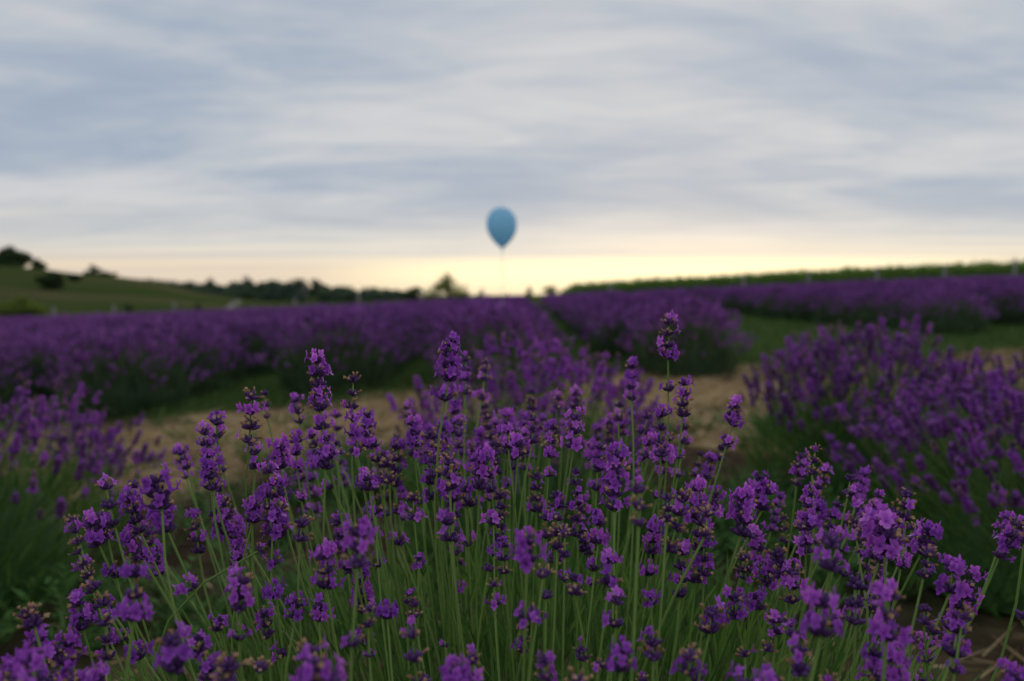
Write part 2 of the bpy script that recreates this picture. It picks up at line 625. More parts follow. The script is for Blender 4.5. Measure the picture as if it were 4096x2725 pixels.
def tmpl_floret(rng):
    g = Geo()
    prof = ((0, .75), (.55, .9), (.85, 1.2), (1.0, 1.6))
    Lt = .0052
    V, Fc = tube([(0, 0, t * Lt) for t, _ in prof], [r * .00072 for _, r in prof], 5, cap=False)
    g.add(V, Fc, 1, np.repeat([.15, .35, .5, .45], 5))
    for a, ln, wd, lift in ((-24, .0042, .0034, .0022), (24, .0042, .0034, .0022),
                            (118, .0031, .0027, .0004), (180, .0036, .0029, -.0002), (-118, .0031, .0027, .0004)):
        a = math.radians(a + rng.uniform(-9, 9))
        P, Fp, T = petal(ln * rng.uniform(.85, 1.2), wd * rng.uniform(.85, 1.15), lift + rng.uniform(-.0006, .001), rng.uniform(-.0016, .0012))
        P = P + (.0007, 0, 0)
        c, s = math.cos(a), math.sin(a)
        P = np.stack([P[:, 0] * c - P[:, 1] * s, P[:, 0] * s + P[:, 1] * c, P[:, 2] + Lt * .97], -1)
        P += np.array([[rng.uniform(-.0003, .0003) for _ in range(3)] for _ in range(len(P))])
        g.add(P, Fp, 1, np.clip(T + rng.uniform(-.12, .12), 0, 1))
    return g.arrays()


def tmpl_wither(rng):
    g = Geo()
    n = 5
    pts, rad_ = [], []
    for i in range(n):
        t = i / (n - 1)
        pts.append((rng.uniform(-.0004, .0004) * (i > 0), rng.uniform(-.0004, .0004) * (i > 0), t * .0040))
        rad_.append((.0006, .0007, .00065, .0011, .0009)[i] * rng.uniform(.8, 1.3))
    V, Fc = tube(pts, rad_, 5)
    g.add(V, Fc, 2, np.repeat([.2, .4, .5, .7, .8], 5))
    for k in range(4):
        a = 2 * math.pi * k / 4 + rng.uniform(-.4, .4)
        tip = np.array(pts[-1]) + (math.cos(a) * .0017, math.sin(a) * .0017, rng.uniform(-.0009, .0011))
        b = np.array(pts[-2])
        side = np.array((-math.sin(a), math.cos(a), 0)) * .0007
        mid = (tip + b) / 2 + (0, 0, rng.uniform(0, .0007))
        g.add([b - side, b + side, mid + side * 1.2, mid - side * 1.2, tip], [(0, 1, 2, 3), (3, 2, 4)], 2, rng.uniform(.4, 1))
    return g.arrays()


rng = random.Random(4)
CALYX = tmpl_calyx()
FLORETS = [tmpl_floret(rng) for _ in range(7)]
WITHERED = [tmpl_wither(rng) for _ in range(6)]


def make_whorl(kind, rng):
    """one tier of calyces and florets round the stem; +Z is up the stem"""
    g = Geo()
    n = {'open': 10, 'mixed': 10, 'withered': 10, 'bud': 9, 'few': 6}[kind] + rng.randint(-1, 2)
    p_open = {'open': .66, 'mixed': .34, 'withered': .03, 'bud': .05, 'few': .45}[kind]
    p_with = {'open': .11, 'mixed': .28, 'withered': .55, 'bud': .10, 'few': .28}[kind]
    for k in range(n):
        a = 2 * math.pi * (k + rng.uniform(-.3, .3)) / n
        inner = (k % 3 == 2)
        tilt = math.radians(rng.uniform(12, 32) if inner else rng.uniform(36, 72))
        d = np.array((math.cos(a) * math.sin(tilt), math.sin(a) * math.sin(tilt), math.cos(tilt)))
        p = np.array((math.cos(a) * .0009, math.sin(a) * .0009, rng.uniform(-.0006, .0012) + (.001 if inner else 0)))
        s = rng.uniform(.82, 1.12)
        dt = rng.uniform(-.25, .25)
        fr = frame(p, d, rng.uniform(0, 6.3), s)
        g.add_geo(CALYX, fr, dt)
        tip = p + d * .0058 * s
        q = rng.random()
        # the floret nods a little outward; its lower lip faces down the stem
        if q < p_open:
            out = d + np.array((math.cos(a), math.sin(a), rng.uniform(-.15, .35))) * rng.uniform(.1, .45)
            out /= np.linalg.norm(out)
            up = np.array((0, 0, 1.0)) - out * out[2]
            if np.linalg.norm(up) < .1:
                up = np.array((-math.cos(a), -math.sin(a), 0))
            up /= np.linalg.norm(up)
            yy = np.cross(out, up)
            mm = np.eye(4)
            sc = rng.uniform(.85, 1.2)
            w = rng.uniform(-.4, .4)
            mm[:3, 0] = (up * math.cos(w) + yy * math.sin(w)) * sc
            mm[:3, 1] = (yy * math.cos(w) - up * math.sin(w)) * sc
            mm[:3, 2] = out * sc * rng.uniform(.65, 1.1)
            mm[:3, 3] = tip
            g.add_geo(rng.choice(FLORETS), mm, rng.uniform(-.2, .2))
        elif q < p_open + p_with:
            out = d + np.array([rng.uniform(-.35, .35) for _ in range(3)])
            g.add_geo(rng.choice(WITHERED), frame(tip, out, rng.uniform(0, 6.3), rng.uniform(.75, 1.3)), rng.uniform(-.3, .25))
    for k in range(4):       # papery bracts under the tier
        a = math.pi * k / 2 + rng.uniform(-.4, .4)
        o_, s_ = np.array((math.cos(a), math.sin(a), 0)), np.array((-math.sin(a), math.cos(a), 0))
        b = np.array((0, 0, -.0006))
        g.add([b + o_ * .0008 - s_ * .0012, b + o_ * .0008 + s_ * .0012, b + o_ * .0034 + s_ * .0011 + (0, 0, .0008),
               b + o_ * .0034 - s_ * .0011 + (0, 0, .0008), b + o_ * .0056 + (0, 0, .0026)], [(0, 1, 2, 3), (3, 2, 4)], 3, .35)
    return g


FLOWER_MATS = [M_CALYX, M_COROLLA, M_WITHER, M_STEM]
WHORLS = {}
WHORL_GEO = {}
for kd in ('open', 'mixed', 'withered', 'bud', 'few'):
    gs = [make_whorl(kd, rng) for _ in range(7 if kd != 'few' else 4)]
    WHORL_GEO[kd] = [g.arrays() for g in gs]
    WHORLS[kd] = [g.mesh("whorl_" + kd, FLOWER_MATS) for g in gs]


def pick_whorl(kind, rng):
    q = rng.random()
    if kind == 'o':
        return 'open' if q < .72 else ('mixed' if q < .94 else 'bud')
    if kind == 'm':
        return 'open' if q < .28 else ('mixed' if q < .68 else ('withered' if q < .88 else 'bud'))
    if kind == 'w':
        return 'withered' if q < .72 else ('bud' if q < .9 else 'mixed')
    return 'bud' if q < .6 else ('withered' if q < .88 else 'mixed')


def bezier(p0, p1, p2, n):
    t = np.linspace(0, 1, n)[:, None]
    return p0 * (1 - t) ** 2 + p1 * 2 * t * (1 - t) + p2 * t * t


def leaf_geo(g, base, d, up, length, width, tint):
    """narrow keeled leaf, four segments"""
    d = d / np.linalg.norm(d)
    s = np.cross(d, up); s /= (np.linalg.norm(s) + 1e-9)
    nrm = np.cross(s, d)
    V, T = [], []
    prof = (.55, 1.0, .95, .7, .06)
    for i, w in enumerate(prof):
        t = i / 4
        c = base + d * length * t + nrm * length * (.10 * t * t)
        V += [c - s * width * w * .5 + nrm * width * .18, c, c + s * width * w * .5 + nrm * width * .18]
        T += [tint - .05 + .15 * t, tint - .15 + .15 * t, tint - .05 + .15 * t]
    Fc = []
    for i in range(4):
        for k in range(2):
            a = i * 3 + k
            Fc.append((a, a + 1, a + 4, a + 3))
    g.add(V, Fc, 0, np.clip(T, 0, 1))


# ------------------------------------------------------------------ the foreground bush
BC = np.array((0.02, 0.74, 0.0))
BC[2] = float(height(BC[0], BC[1]))
front = link("lavender_bush", None, loc=BC)
tag(front, "sharp lavender bush filling the foreground, long stems with purple and withered flower spikes", "lavender bush", "lavender bushes nearest the camera")
crop0 = {'A': (0, 900), 'B': (1300, 900), 'C': (2696, 900), 'D': (0, 1795), 'E': (1300, 1795), 'G': (2696, 1795)}
CS = 1400.0 / 2357.0
# crop, tip x, tip y, foot x, foot y, kind, distance, drop to a separate lower tier (0 = none), width factor
HERO = """A 2130 855 2155 1255 o .68 0 1.05;A 1690 1100 1685 1375 w .70 105 1.1;A 1775 1095 1800 1300 w .95 0 .75;A 1465 1260 1460 1345 b .78 100 .95
A 1370 1340 1400 1566 o .72 0 .85;A 1985 1140 2010 1270 o .95 70 1;A 1710 1480 1720 1640 o .75 0 1;A 1880 1450 1890 1640 o .74 0 1
A 1990 1400 2000 1640 o .80 0 .9;A 2160 1300 2190 1640 o .68 0 1;B 190 985 185 1240 w .70 0 .85;B 200 1250 215 1540 o .68 0 .95
B 290 1230 280 1500 o .78 0 .9;B 845 735 830 1050 o .69 140 1.1;B 950 865 945 1050 m .95 90 .9;B 1075 880 1072 1050 w 1.0 130 .9
B 880 1160 870 1400 o .95 0 1;B 905 1290 900 1500 o .85 0 .9;B 600 1285 600 1560 o .78 0 .9;B 715 1370 730 1566 w .74 0 1
B 1395 1085 1390 1200 w 1.05 50 .95;B 1570 1130 1565 1240 w 1.05 0 .95;B 1685 1100 1690 1240 m 1.05 0 1;B 1400 1245 1395 1470 b .72 0 .8
B 1685 1240 1675 1500 o .67 0 1;B 2065 910 2060 1110 o .88 75 .95;B 2320 605 2310 900 m .80 230 1;B 2265 1220 2260 1560 o .72 0 .95
B 1240 1410 1235 1540 w .85 0 1;B 1520 1350 1510 1520 w .9 0 1;B 1050 1370 1050 1540 o .95 0 1;B 1150 1310 1150 1480 o 1.0 0 1
B 1230 1250 1230 1340 w 1.1 0 1;C 75 1015 60 1290 m .82 0 1;C 410 1170 395 1350 o .78 150 1;C 960 1455 930 1680 b .75 0 .75
B 1310 1420 1300 1560 o .7 0 1;B 400 1500 400 1600 b .95 0 1;B 480 1400 480 1520 m 1.15 0 1;B 2180 1420 2180 1566 o .8 0 1
D 700 195 740 400 w .66 130 .95;D 1050 160 1090 400 o .60 0 1.25;D 1080 410 1130 560 o .62 0 1.1;D 900 200 890 420 o .80 0 1.1
D 1400 60 1430 280 o .70 0 1;D 1300 400 1340 700 m .80 0 1;D 1430 390 1520 590 o .75 0 1;D 1560 480 1620 590 o .80 0 1
D 1720 330 1700 500 o .70 0 1;D 1870 360 1880 600 o .68 0 1.1;D 2040 450 2020 620 w .66 0 1;D 1620 620 1600 760 o .70 0 1
D 1880 610 1740 690 w .68 0 .7;D 850 560 960 740 m .70 0 1;D 1020 650 1080 850 o .78 0 1;D 900 760 900 1150 o .50 0 1
D 600 880 700 1060 w .62 0 .9;D 500 980 560 1220 o .60 0 1;D 160 1045 230 1200 w .55 0 1;D 250 1210 350 1450 o .56 0 1
D 440 1250 480 1450 o .58 0 1;D 700 1100 730 1420 o .58 0 .9;D 1150 1220 1180 1500 o .46 0 1.1;D 1310 1220 1340 1400 o .56 0 1
D 920 1310 930 1420 m .60 0 .9;D 1620 830 1620 1090 o .54 0 1;D 1450 1100 1480 1220 b .60 0 .7;D 1830 900 1860 1000 o .66 0 .9
D 1780 1050 1800 1270 m .62 0 .85;D 2000 980 1990 1140 o .62 0 .9;D 2150 1000 2150 1160 o .62 0 1;D 1890 1320 1900 1400 o .62 0 .8
D 2190 650 2200 940 o .58 0 1;D 1750 1340 1750 1500 w .52 0 .8;D 2090 1260 2080 1400 w .47 0 .9;D 2110 1380 2120 1600 o .42 0 1
D 1390 1400 1400 1560 m .55 0 1;D 1530 1390 1540 1600 m .46 0 1;D 230 1350 230 1600 o .46 0 1;D 500 1480 520 1600 m .5 0 1
E 260 140 300 280 m .66 0 .9;E 340 330 340 440 o .68 0 .9;E 590 270 600 480 w .66 0 .8;E 720 20 740 200 w .70 0 1
E 840 30 840 280 w .64 0 1;E 1070 20 1040 270 m .66 0 1.1;E 700 170 720 340 o .75 0 1;E 960 220 960 390 o .72 0 1
E 230 480 220 800 o .48 0 1;E 490 540 500 650 o .75 0 .9;E 1130 395 1135 510 w .68 0 .9;E 830 430 840 620 m .62 0 1
E 620 670 630 800 b .64 0 .6;E 1100 720 1100 820 b .62 0 .65;E 1140 840 1140 1060 w .60 0 .65;E 1200 580 1200 840 b .62 0 .65
E 1360 550 1360 770 o .50 0 1;E 1570 400 1565 680 b .62 0 .8;E 1500 400 1490 600 m .66 0 1;E 1690 420 1700 590 w .68 0 .9
E 1840 440 1840 640 o .66 0 1;E 1975 0 1950 330 o .64 90 1.1;E 2110 190 2110 520 w .50 0 .8;E 2310 270 2300 490 b .62 0 .75
E 1920 680 1910 920 o .60 0 .9;E 1680 800 1680 980 m .58 0 .9;E 1470 720 1470 870 b .55 0 .8;E 1490 880 1490 1010 b .58 0 .7
E 1560 260 1560 400 b .68 0 .8;E 1690 90 1690 390 b .68 0 .8;E 1420 980 1400 1120 b .55 0 .8;E 1340 1130 1330 1370 m .58 0 .6
E 1960 950 1960 1200 m .56 0 .8;E 2190 920 2190 1060 m .60 0 .6;E 590 1170 600 1430 m .50 0 .8;E 290 1010 290 1200 w .56 0 .6
E 590 980 600 1140 m .62 0 .7;E 410 1010 420 1140 o .60 0 .9;E 570 910 560 1040 b .62 0 .6;E 800 1220 810 1340 b .60 0 .5
E 990 1340 1000 1560 w .50 0 .8;E 880 1430 890 1600 o .47 0 .9;E 1480 1350 1480 1566 o .48 0 .85;E 1720 1290 1730 1420 m .56 0 .7
E 1690 1430 1700 1600 w .45 0 .9;E 2010 1280 2000 1500 o .47 0 .9;E 2210 1230 2210 1420 m .52 0 .8;E 1840 1380 1850 1480 w .56 0 .7
E 660 1480 660 1600 w .50 0 .8;E 30 1430 40 1600 o .42 0 1;E 2140 1460 2140 1580 m .58 0 .6;E 1740 560 1740 690 b .72 0 .9
D 60 1460 70 1600 o .46 0 1;D 380 1290 400 1450 m .56 0 .9;D 120 1380 150 1560 o .5 0 1;D 40 1560 60 1700 o .42 0 1.1;D 330 1480 350 1600 b .52 0 .9;D 640 1440 660 1580 o .5 0 .9
G 1195 145 1170 320 b .72 0 .9;G 1570 250 1560 480 w .66 0 .95;G 1440 440 1420 710 m .60 0 1.4;G 960 355 960 500 o .80 0 1.1
G 900 470 890 650 o .68 60 1.1;G 1210 445 1240 700 w .60 0 .35;G 740 420 740 630 w .85 0 .75;G 470 270 450 580 o .66 0 1.1
G 160 210 150 480 o .70 0 1.05;G 570 540 560 760 o .75 0 1;G 200 580 200 860 m .66 0 1;G 480 680 480 830 b .68 60 .85
G 50 640 40 1000 m .66 0 1;G 700 650 720 860 w .66 0 1.1;G 620 780 630 920 o .70 0 .9;G 1060 560 1050 820 o .51 0 1.1
G 1740 640 1680 870 b .60 0 .8;G 1880 740 1860 970 o .58 0 1;G 990 950 990 1260 o .46 0 1.1;G 1450 900 1430 1290 o .48 0 1
G 1230 850 1220 1180 m .56 0 1;G 800 770 800 1040 m .64 0 .9;G 1690 1000 1680 1180 m .55 0 .75;G 1920 1150 1880 1400 m .54 0 1.15
G 1960 1060 1940 1160 b .54 0 .8;G 1590 1180 1600 1300 b .56 0 .7;G 1700 1220 1690 1340 o .60 0 .8;G 2320 1040 2350 1140 w .52 0 .7
G 2300 1450 2290 1600 o .50 0 1;G 690 1090 690 1250 o .60 0 .9;G 260 1040 240 1240 o .58 0 1.1;G 410 950 420 1140 o .62 0 1
G 550 930 560 1080 m .64 0 .8;G 820 1170 800 1270 b .58 0 .8;G 850 1290 850 1520 m .48 0 .9;G 110 1320 100 1520 m .48 0 .8
G 660 1460 670 1600 o .48 0 1;G 500 1530 500 1650 o .46 0 1;G 1480 1330 1470 1550 o .50 0 1;G 1340 1320 1380 1560 m .52 0 .9
G 1040 1490 1040 1590 w .50 0 .7;G 630 1280 630 1360 b .60 0 .6;G 480 1300 480 1400 b .60 0 .7"""
spikes = []
for row in HERO.replace('\n', ';').split(';'):
    c, tx, ty, bx, by, kd, d, drop, wf = row.split()
    ox, oy = crop0[c]
    d = float(d)
    tip = at(ox + float(tx) * CS, oy + float(ty) * CS, d)
    rng2 = random.Random(row)
    foot = at(ox + float(bx) * CS, oy + float(by) * CS, d + rng2.uniform(-.004, .004))
    spikes.append((tip, foot, kd, float(drop) * CS / F * d, float(wf)))
rng = random.Random(21)
while len(spikes) < 299:
    r = .50 * math.sqrt(rng.random())
    a = rng.uniform(0, 2 * math.pi)
    hx, hy = BC[0] + r * math.cos(a), .84 + r * .78 * math.sin(a)
    if hy < .60:
        continue
    zt = .632 - .30 * r * r - abs(rng.gauss(0, .05)) + .02 * (hy - .8)
    ln = rng.uniform(.022, .05)
    ax = np.array(((hx - BC[0]) * .9 + rng.gauss(0, .07), (hy - BC[1]) * .7 + rng.gauss(0, .07), 1.0))
    ax /= np.linalg.norm(ax)
    tip = np.array((hx, hy, zt))
    spikes.append((tip, tip - ax * ln, rng.choice('ooommmwb'), rng.choice((0, 0, .02, .028)), rng.uniform(.75, 1.05)))

for i, (tip, foot, kd, drop, wf) in enumerate(spikes):
    rng = random.Random(100 + i)
    ax = tip - foot
    L = np.linalg.norm(ax); ax /= L
    L = max(L, .010)
    base = np.array((BC[0] + (foot[0] - BC[0]) * .42 + rng.gauss(0, .02), BC[1] + (foot[1] - BC[1]) * .42 + rng.gauss(0, .02), rng.uniform(.06, .16)))
    run = np.linalg.norm(foot - base)
    bend = ax + np.array((rng.gauss(0, .13), rng.gauss(0, .13), 0))
    ctrl = foot - bend * run * rng.uniform(.35, .55)
    pts = bezier(base, ctrl, foot, 10)
    top = foot + ax * max(L - .010, .002)
    pts = np.vstack([pts, (foot + top) / 2, top])
    rr = np.concatenate([np.linspace(.00125, .00098, 10), [.0008, .0005]]) * rng.uniform(.85, 1.1)
    g = Geo()
    V, Fc = tube(pts - BC, rr, 6)
    g.add(V, Fc, 0, rng.uniform(.3, .7))
    st = link("flower_stem", g.mesh("flower_stem", [M_STEM]), front)
    n = max(1, int(round((L - .010) / .0112)) + 1)
    marks = []
    for k in range(n):
        s = (L - .010) * k / max(1, n - 1) if n > 1 else 0
        marks.append((foot + ax * s + 0, ax, wf * 1.07 * (1.0 - .18 * k / max(1, n)) * rng.uniform(.9, 1.1), pick_whorl(kd, rng)))
    if drop > .004:
        dcum = 0
        for j in range(9, 0, -1):
            seg = pts[j] - pts[j - 1]
            sl = np.linalg.norm(seg)
            if dcum + sl >= drop:
                p = pts[j] - seg * ((drop - dcum) / sl)
                marks.append((p, seg, wf * rng.uniform(.95, 1.1), 'few' if rng.random() < .6 else pick_whorl(kd, rng)))
                break
            dcum += sl
    elif rng.random() < .25 and run > .2:
        p = pts[8] + (pts[9] - pts[8]) * rng.uniform(0, .5)
        marks.append((p, pts[9] - pts[8], wf * .85, 'few'))
    for p, d, s, wk in marks:
        o = link("flower_whorl", rng.choice(WHORLS[wk]), st)
        o.matrix_local = Matrix(frame(p - BC, d, rng.uniform(0, 6.3), s * rng.uniform(.95, 1.05)).tolist())

# narrow leaves low in the bush: the ones nearest the lens singly, the rest as foliage
rng = random.Random(77)
leaf_meshes = []
for k in range(8):
    g = Geo()
    leaf_geo(g, np.zeros(3), np.array((rng.uniform(-.1, .1), 0.05, 1.0)), np.array((0, 1.0, 0)), 1.0, rng.uniform(.055, .085), rng.uniform(.35, .75))
    leaf_meshes.append(g.mesh("leaf", [M_LEAF]))
cand = []
while len(cand) < 11500:
    r = .43 * math.sqrt(rng.random()); a = rng.uniform(0, 2 * math.pi)
    p = np.array((r * math.cos(a) * 1.05, r * math.sin(a), 0.0))
    p[2] = rng.uniform(.05, .455 - .75 * r * r)
    d = np.array((p[0] * 1.3 + rng.gauss(0, .28), p[1] * 1.3 + rng.gauss(0, .28), 1.0))
    cand.append((p, d, rng.uniform(.032, .068)))
def lens_rank(c):
    w = c[0] + BC
    return math.hypot(w[1] - .0, w[0]) - w[2] * 1.2
cand.sort(key=lens_rank)
singles = cand[:290]
g = Geo()
for p, d, ln in cand[290:]:
    leaf_geo(g, p, d, np.array((rng.gauss(0, 1), rng.gauss(0, 1), .1)), ln, rng.uniform(.0024, .0042), rng.uniform(.1, .8))
tag(link("foliage", g.mesh("foliage", [M_LEAF]), front), kind='stuff')
for p, d, ln in singles:
    o = link("leaf", rng.choice(leaf_meshes), front)
    o.matrix_local = Matrix(frame(p, d, rng.uniform(0, 6.3), ln).tolist())

# ------------------------------------------------------------------ the three bushes just behind
SPIKES = []
rng = random.Random(8)
for k in range(14):
    kd = 'ooooommmmwwwbb'[k]
    n = rng.randint(3, 5)
    g = Geo()
    zz = 0.0
    if rng.random() < .45:
        g.add_geo(rng.choice(WHORL_GEO['few']), frame((0, 0, -.026), (0, 0, 1), rng.uniform(0, 6), .95))
    for j in range(n):
        g.add_geo(rng.choice(WHORL_GEO[pick_whorl(kd, rng)]), frame((0, 0, zz), (rng.gauss(0, .05), rng.gauss(0, .05), 1), rng.uniform(0, 6), 1.0 - .05 * j))
        zz += .009
    SPIKES.append(g.mesh("flower_spike", FLOWER_MATS))


def near_bush(cx, cy, rx, ry, top, count, label, seed, flop=0.9, tilt=0.0, low=.1, extra=0):
    rng = random.Random(seed)
    c = np.array((cx, cy, float(height(cx, cy))))
    root = link("lavender_bush", None, loc=c)
    tag(root, label, "lavender bush", "lavender bushes nearest the camera")
    for i in range(count):
        a = rng.uniform(0, 2 * math.pi)
        u = low + (1 - low) * rng.random() ** .8
        r = math.sqrt(max(0, 1 - u * u))
        k = rng.uniform(.84, 1.08)
        h = np.array((rx * r * math.cos(a), ry * r * math.sin(a), (top - .10) * (.28 + .72 * u) + .06)) * k
        ax = np.array((h[0] * flop * 1.1 + rng.gauss(0, .12) + tilt, h[1] * flop * 1.1 + rng.gauss(0, .12), .75))
        ax /= np.linalg.norm(ax)
        base = np.array((h[0] * .35, h[1] * .35, rng.uniform(.04, .12)))
        run = np.linalg.norm(h - base)
        pts = bezier(base, h - ax * run * .5, h, 7)
        g = Geo()
        pts = np.vstack([pts, h + ax * .028])
        V, Fc = tube(pts, np.concatenate([np.linspace(.0014, .001, 7), [.0004]]), 4)
        g.add(V, Fc, 0, rng.uniform(.2, .6))
        st = link("flower_stem", g.mesh("flower_stem", [M_STEM]), root)
        o = link("flower_spike", rng.choice(SPIKES), st)
        o.matrix_local = Matrix(frame(h, ax, rng.uniform(0, 6.3), rng.uniform(.9, 1.2)).tolist())
    # more spikes than can be picked apart: one merged part
    r_ = np.random.RandomState(seed)
    g = Geo()
    for i in range(extra):
        a = rng.uniform(0, 2 * math.pi)
        u = low + (1 - low) * rng.random() ** .7
        r = math.sqrt(max(0, 1 - u * u))
        h = np.array((rx * r * math.cos(a), ry * r * math.sin(a), (top - .10) * (.28 + .72 * u) + .06)) * rng.uniform(.78, 1.0)
        ax = np.array((h[0] * flop * 1.1 + rng.gauss(0, .15), h[1] * flop * 1.1 + rng.gauss(0, .15), .75))
        n_t = rng.randint(3, 5)
        zs, rd, tt = [], [], []
        for q in range(n_t):
            zs += [q * .0105, q * .0105 + .005]; rd += [.0045, .0115 * rng.uniform(.75, 1.15)]; tt += [.08, rng.uniform(.35, .8)]
        zs.append(n_t * .0105 + .004); rd.append(.004); tt.append(.4)
        V, Fc = tube([(0, 0, z) for z in zs], rd, 7)
        V[:, :2] *= r_.uniform(.6, 1.35, (len(V), 1))
        V[:, 2] += r_.normal(0, .0014, len(V))
        T = np.clip(np.repeat(tt, 7) + r_.normal(0, .18, len(V)), 0, 1)
        fr = frame(h, ax, rng.uniform(0, 6.3), rng.uniform(.85, 1.1))
        g.add(V @ fr[:3, :3].T + fr[:3, 3], Fc, 0, T)
        b0 = np.array((h[0] * .4, h[1] * .4, .1))
        V, Fc = tube([b0, (b0 + h) / 2 + (0, 0, .03), h], [.0013, .0012, .001], 3)
        g.add(V, Fc, 1, .3)
    if extra:
        tag(link("flower_spikes", g.mesh("flower_spikes", [M_FARSPIKE, M_STEM]), root), kind='stuff')
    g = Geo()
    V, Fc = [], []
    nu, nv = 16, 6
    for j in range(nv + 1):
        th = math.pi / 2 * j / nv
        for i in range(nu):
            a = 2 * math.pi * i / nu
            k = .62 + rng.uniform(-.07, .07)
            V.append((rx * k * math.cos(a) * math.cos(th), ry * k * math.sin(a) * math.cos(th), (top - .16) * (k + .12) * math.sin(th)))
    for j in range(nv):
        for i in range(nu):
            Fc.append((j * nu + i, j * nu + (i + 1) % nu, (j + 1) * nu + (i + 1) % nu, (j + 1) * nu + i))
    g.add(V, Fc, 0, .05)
    for i in range(3000):
        r = math.sqrt(rng.random()); a = rng.uniform(0, 2 * math.pi)
        p = np.array((rx * .85 * r * math.cos(a), ry * .85 * r * math.sin(a), 0.0))
        p[2] = rng.uniform(.02, max(.1, (top - .20) * (1 - .55 * r ** 2.5)))
        d = np.array((p[0] * 1.6 + rng.gauss(0, .35), p[1] * 1.6 + rng.gauss(0, .35), .9))
        leaf_geo(g, p, d, np.array((rng.gauss(0, 1), rng.gauss(0, 1), .1)), rng.uniform(.035, .075), rng.uniform(.003, .0055), rng.uniform(.05, .65))
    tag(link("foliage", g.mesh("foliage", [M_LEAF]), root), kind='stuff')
    return root


near_bush(0.05, 2.20, .40, .38, .62, 290, "blurred lavender bush in the middle, directly behind the sharp foreground bush", 31, .7, low=.35, extra=0)
near_bush(-1.56, 2.12, .58, .55, .60, 290, "blurred lavender bush at the left edge beside the bare dark soil", 32, .6, low=.25, extra=200)
near_bush(1.36, 1.88, .58, .56, .52, 295, "blurred lavender bush low at the right edge with flopping stems", 33, 1.0, low=.25, extra=320)
near_bush(1.22, 2.70, .46, .42, .585, 270, "blurred lavender bush on the right, upright one behind the flopping bush", 34, .7, low=.25, extra=260)


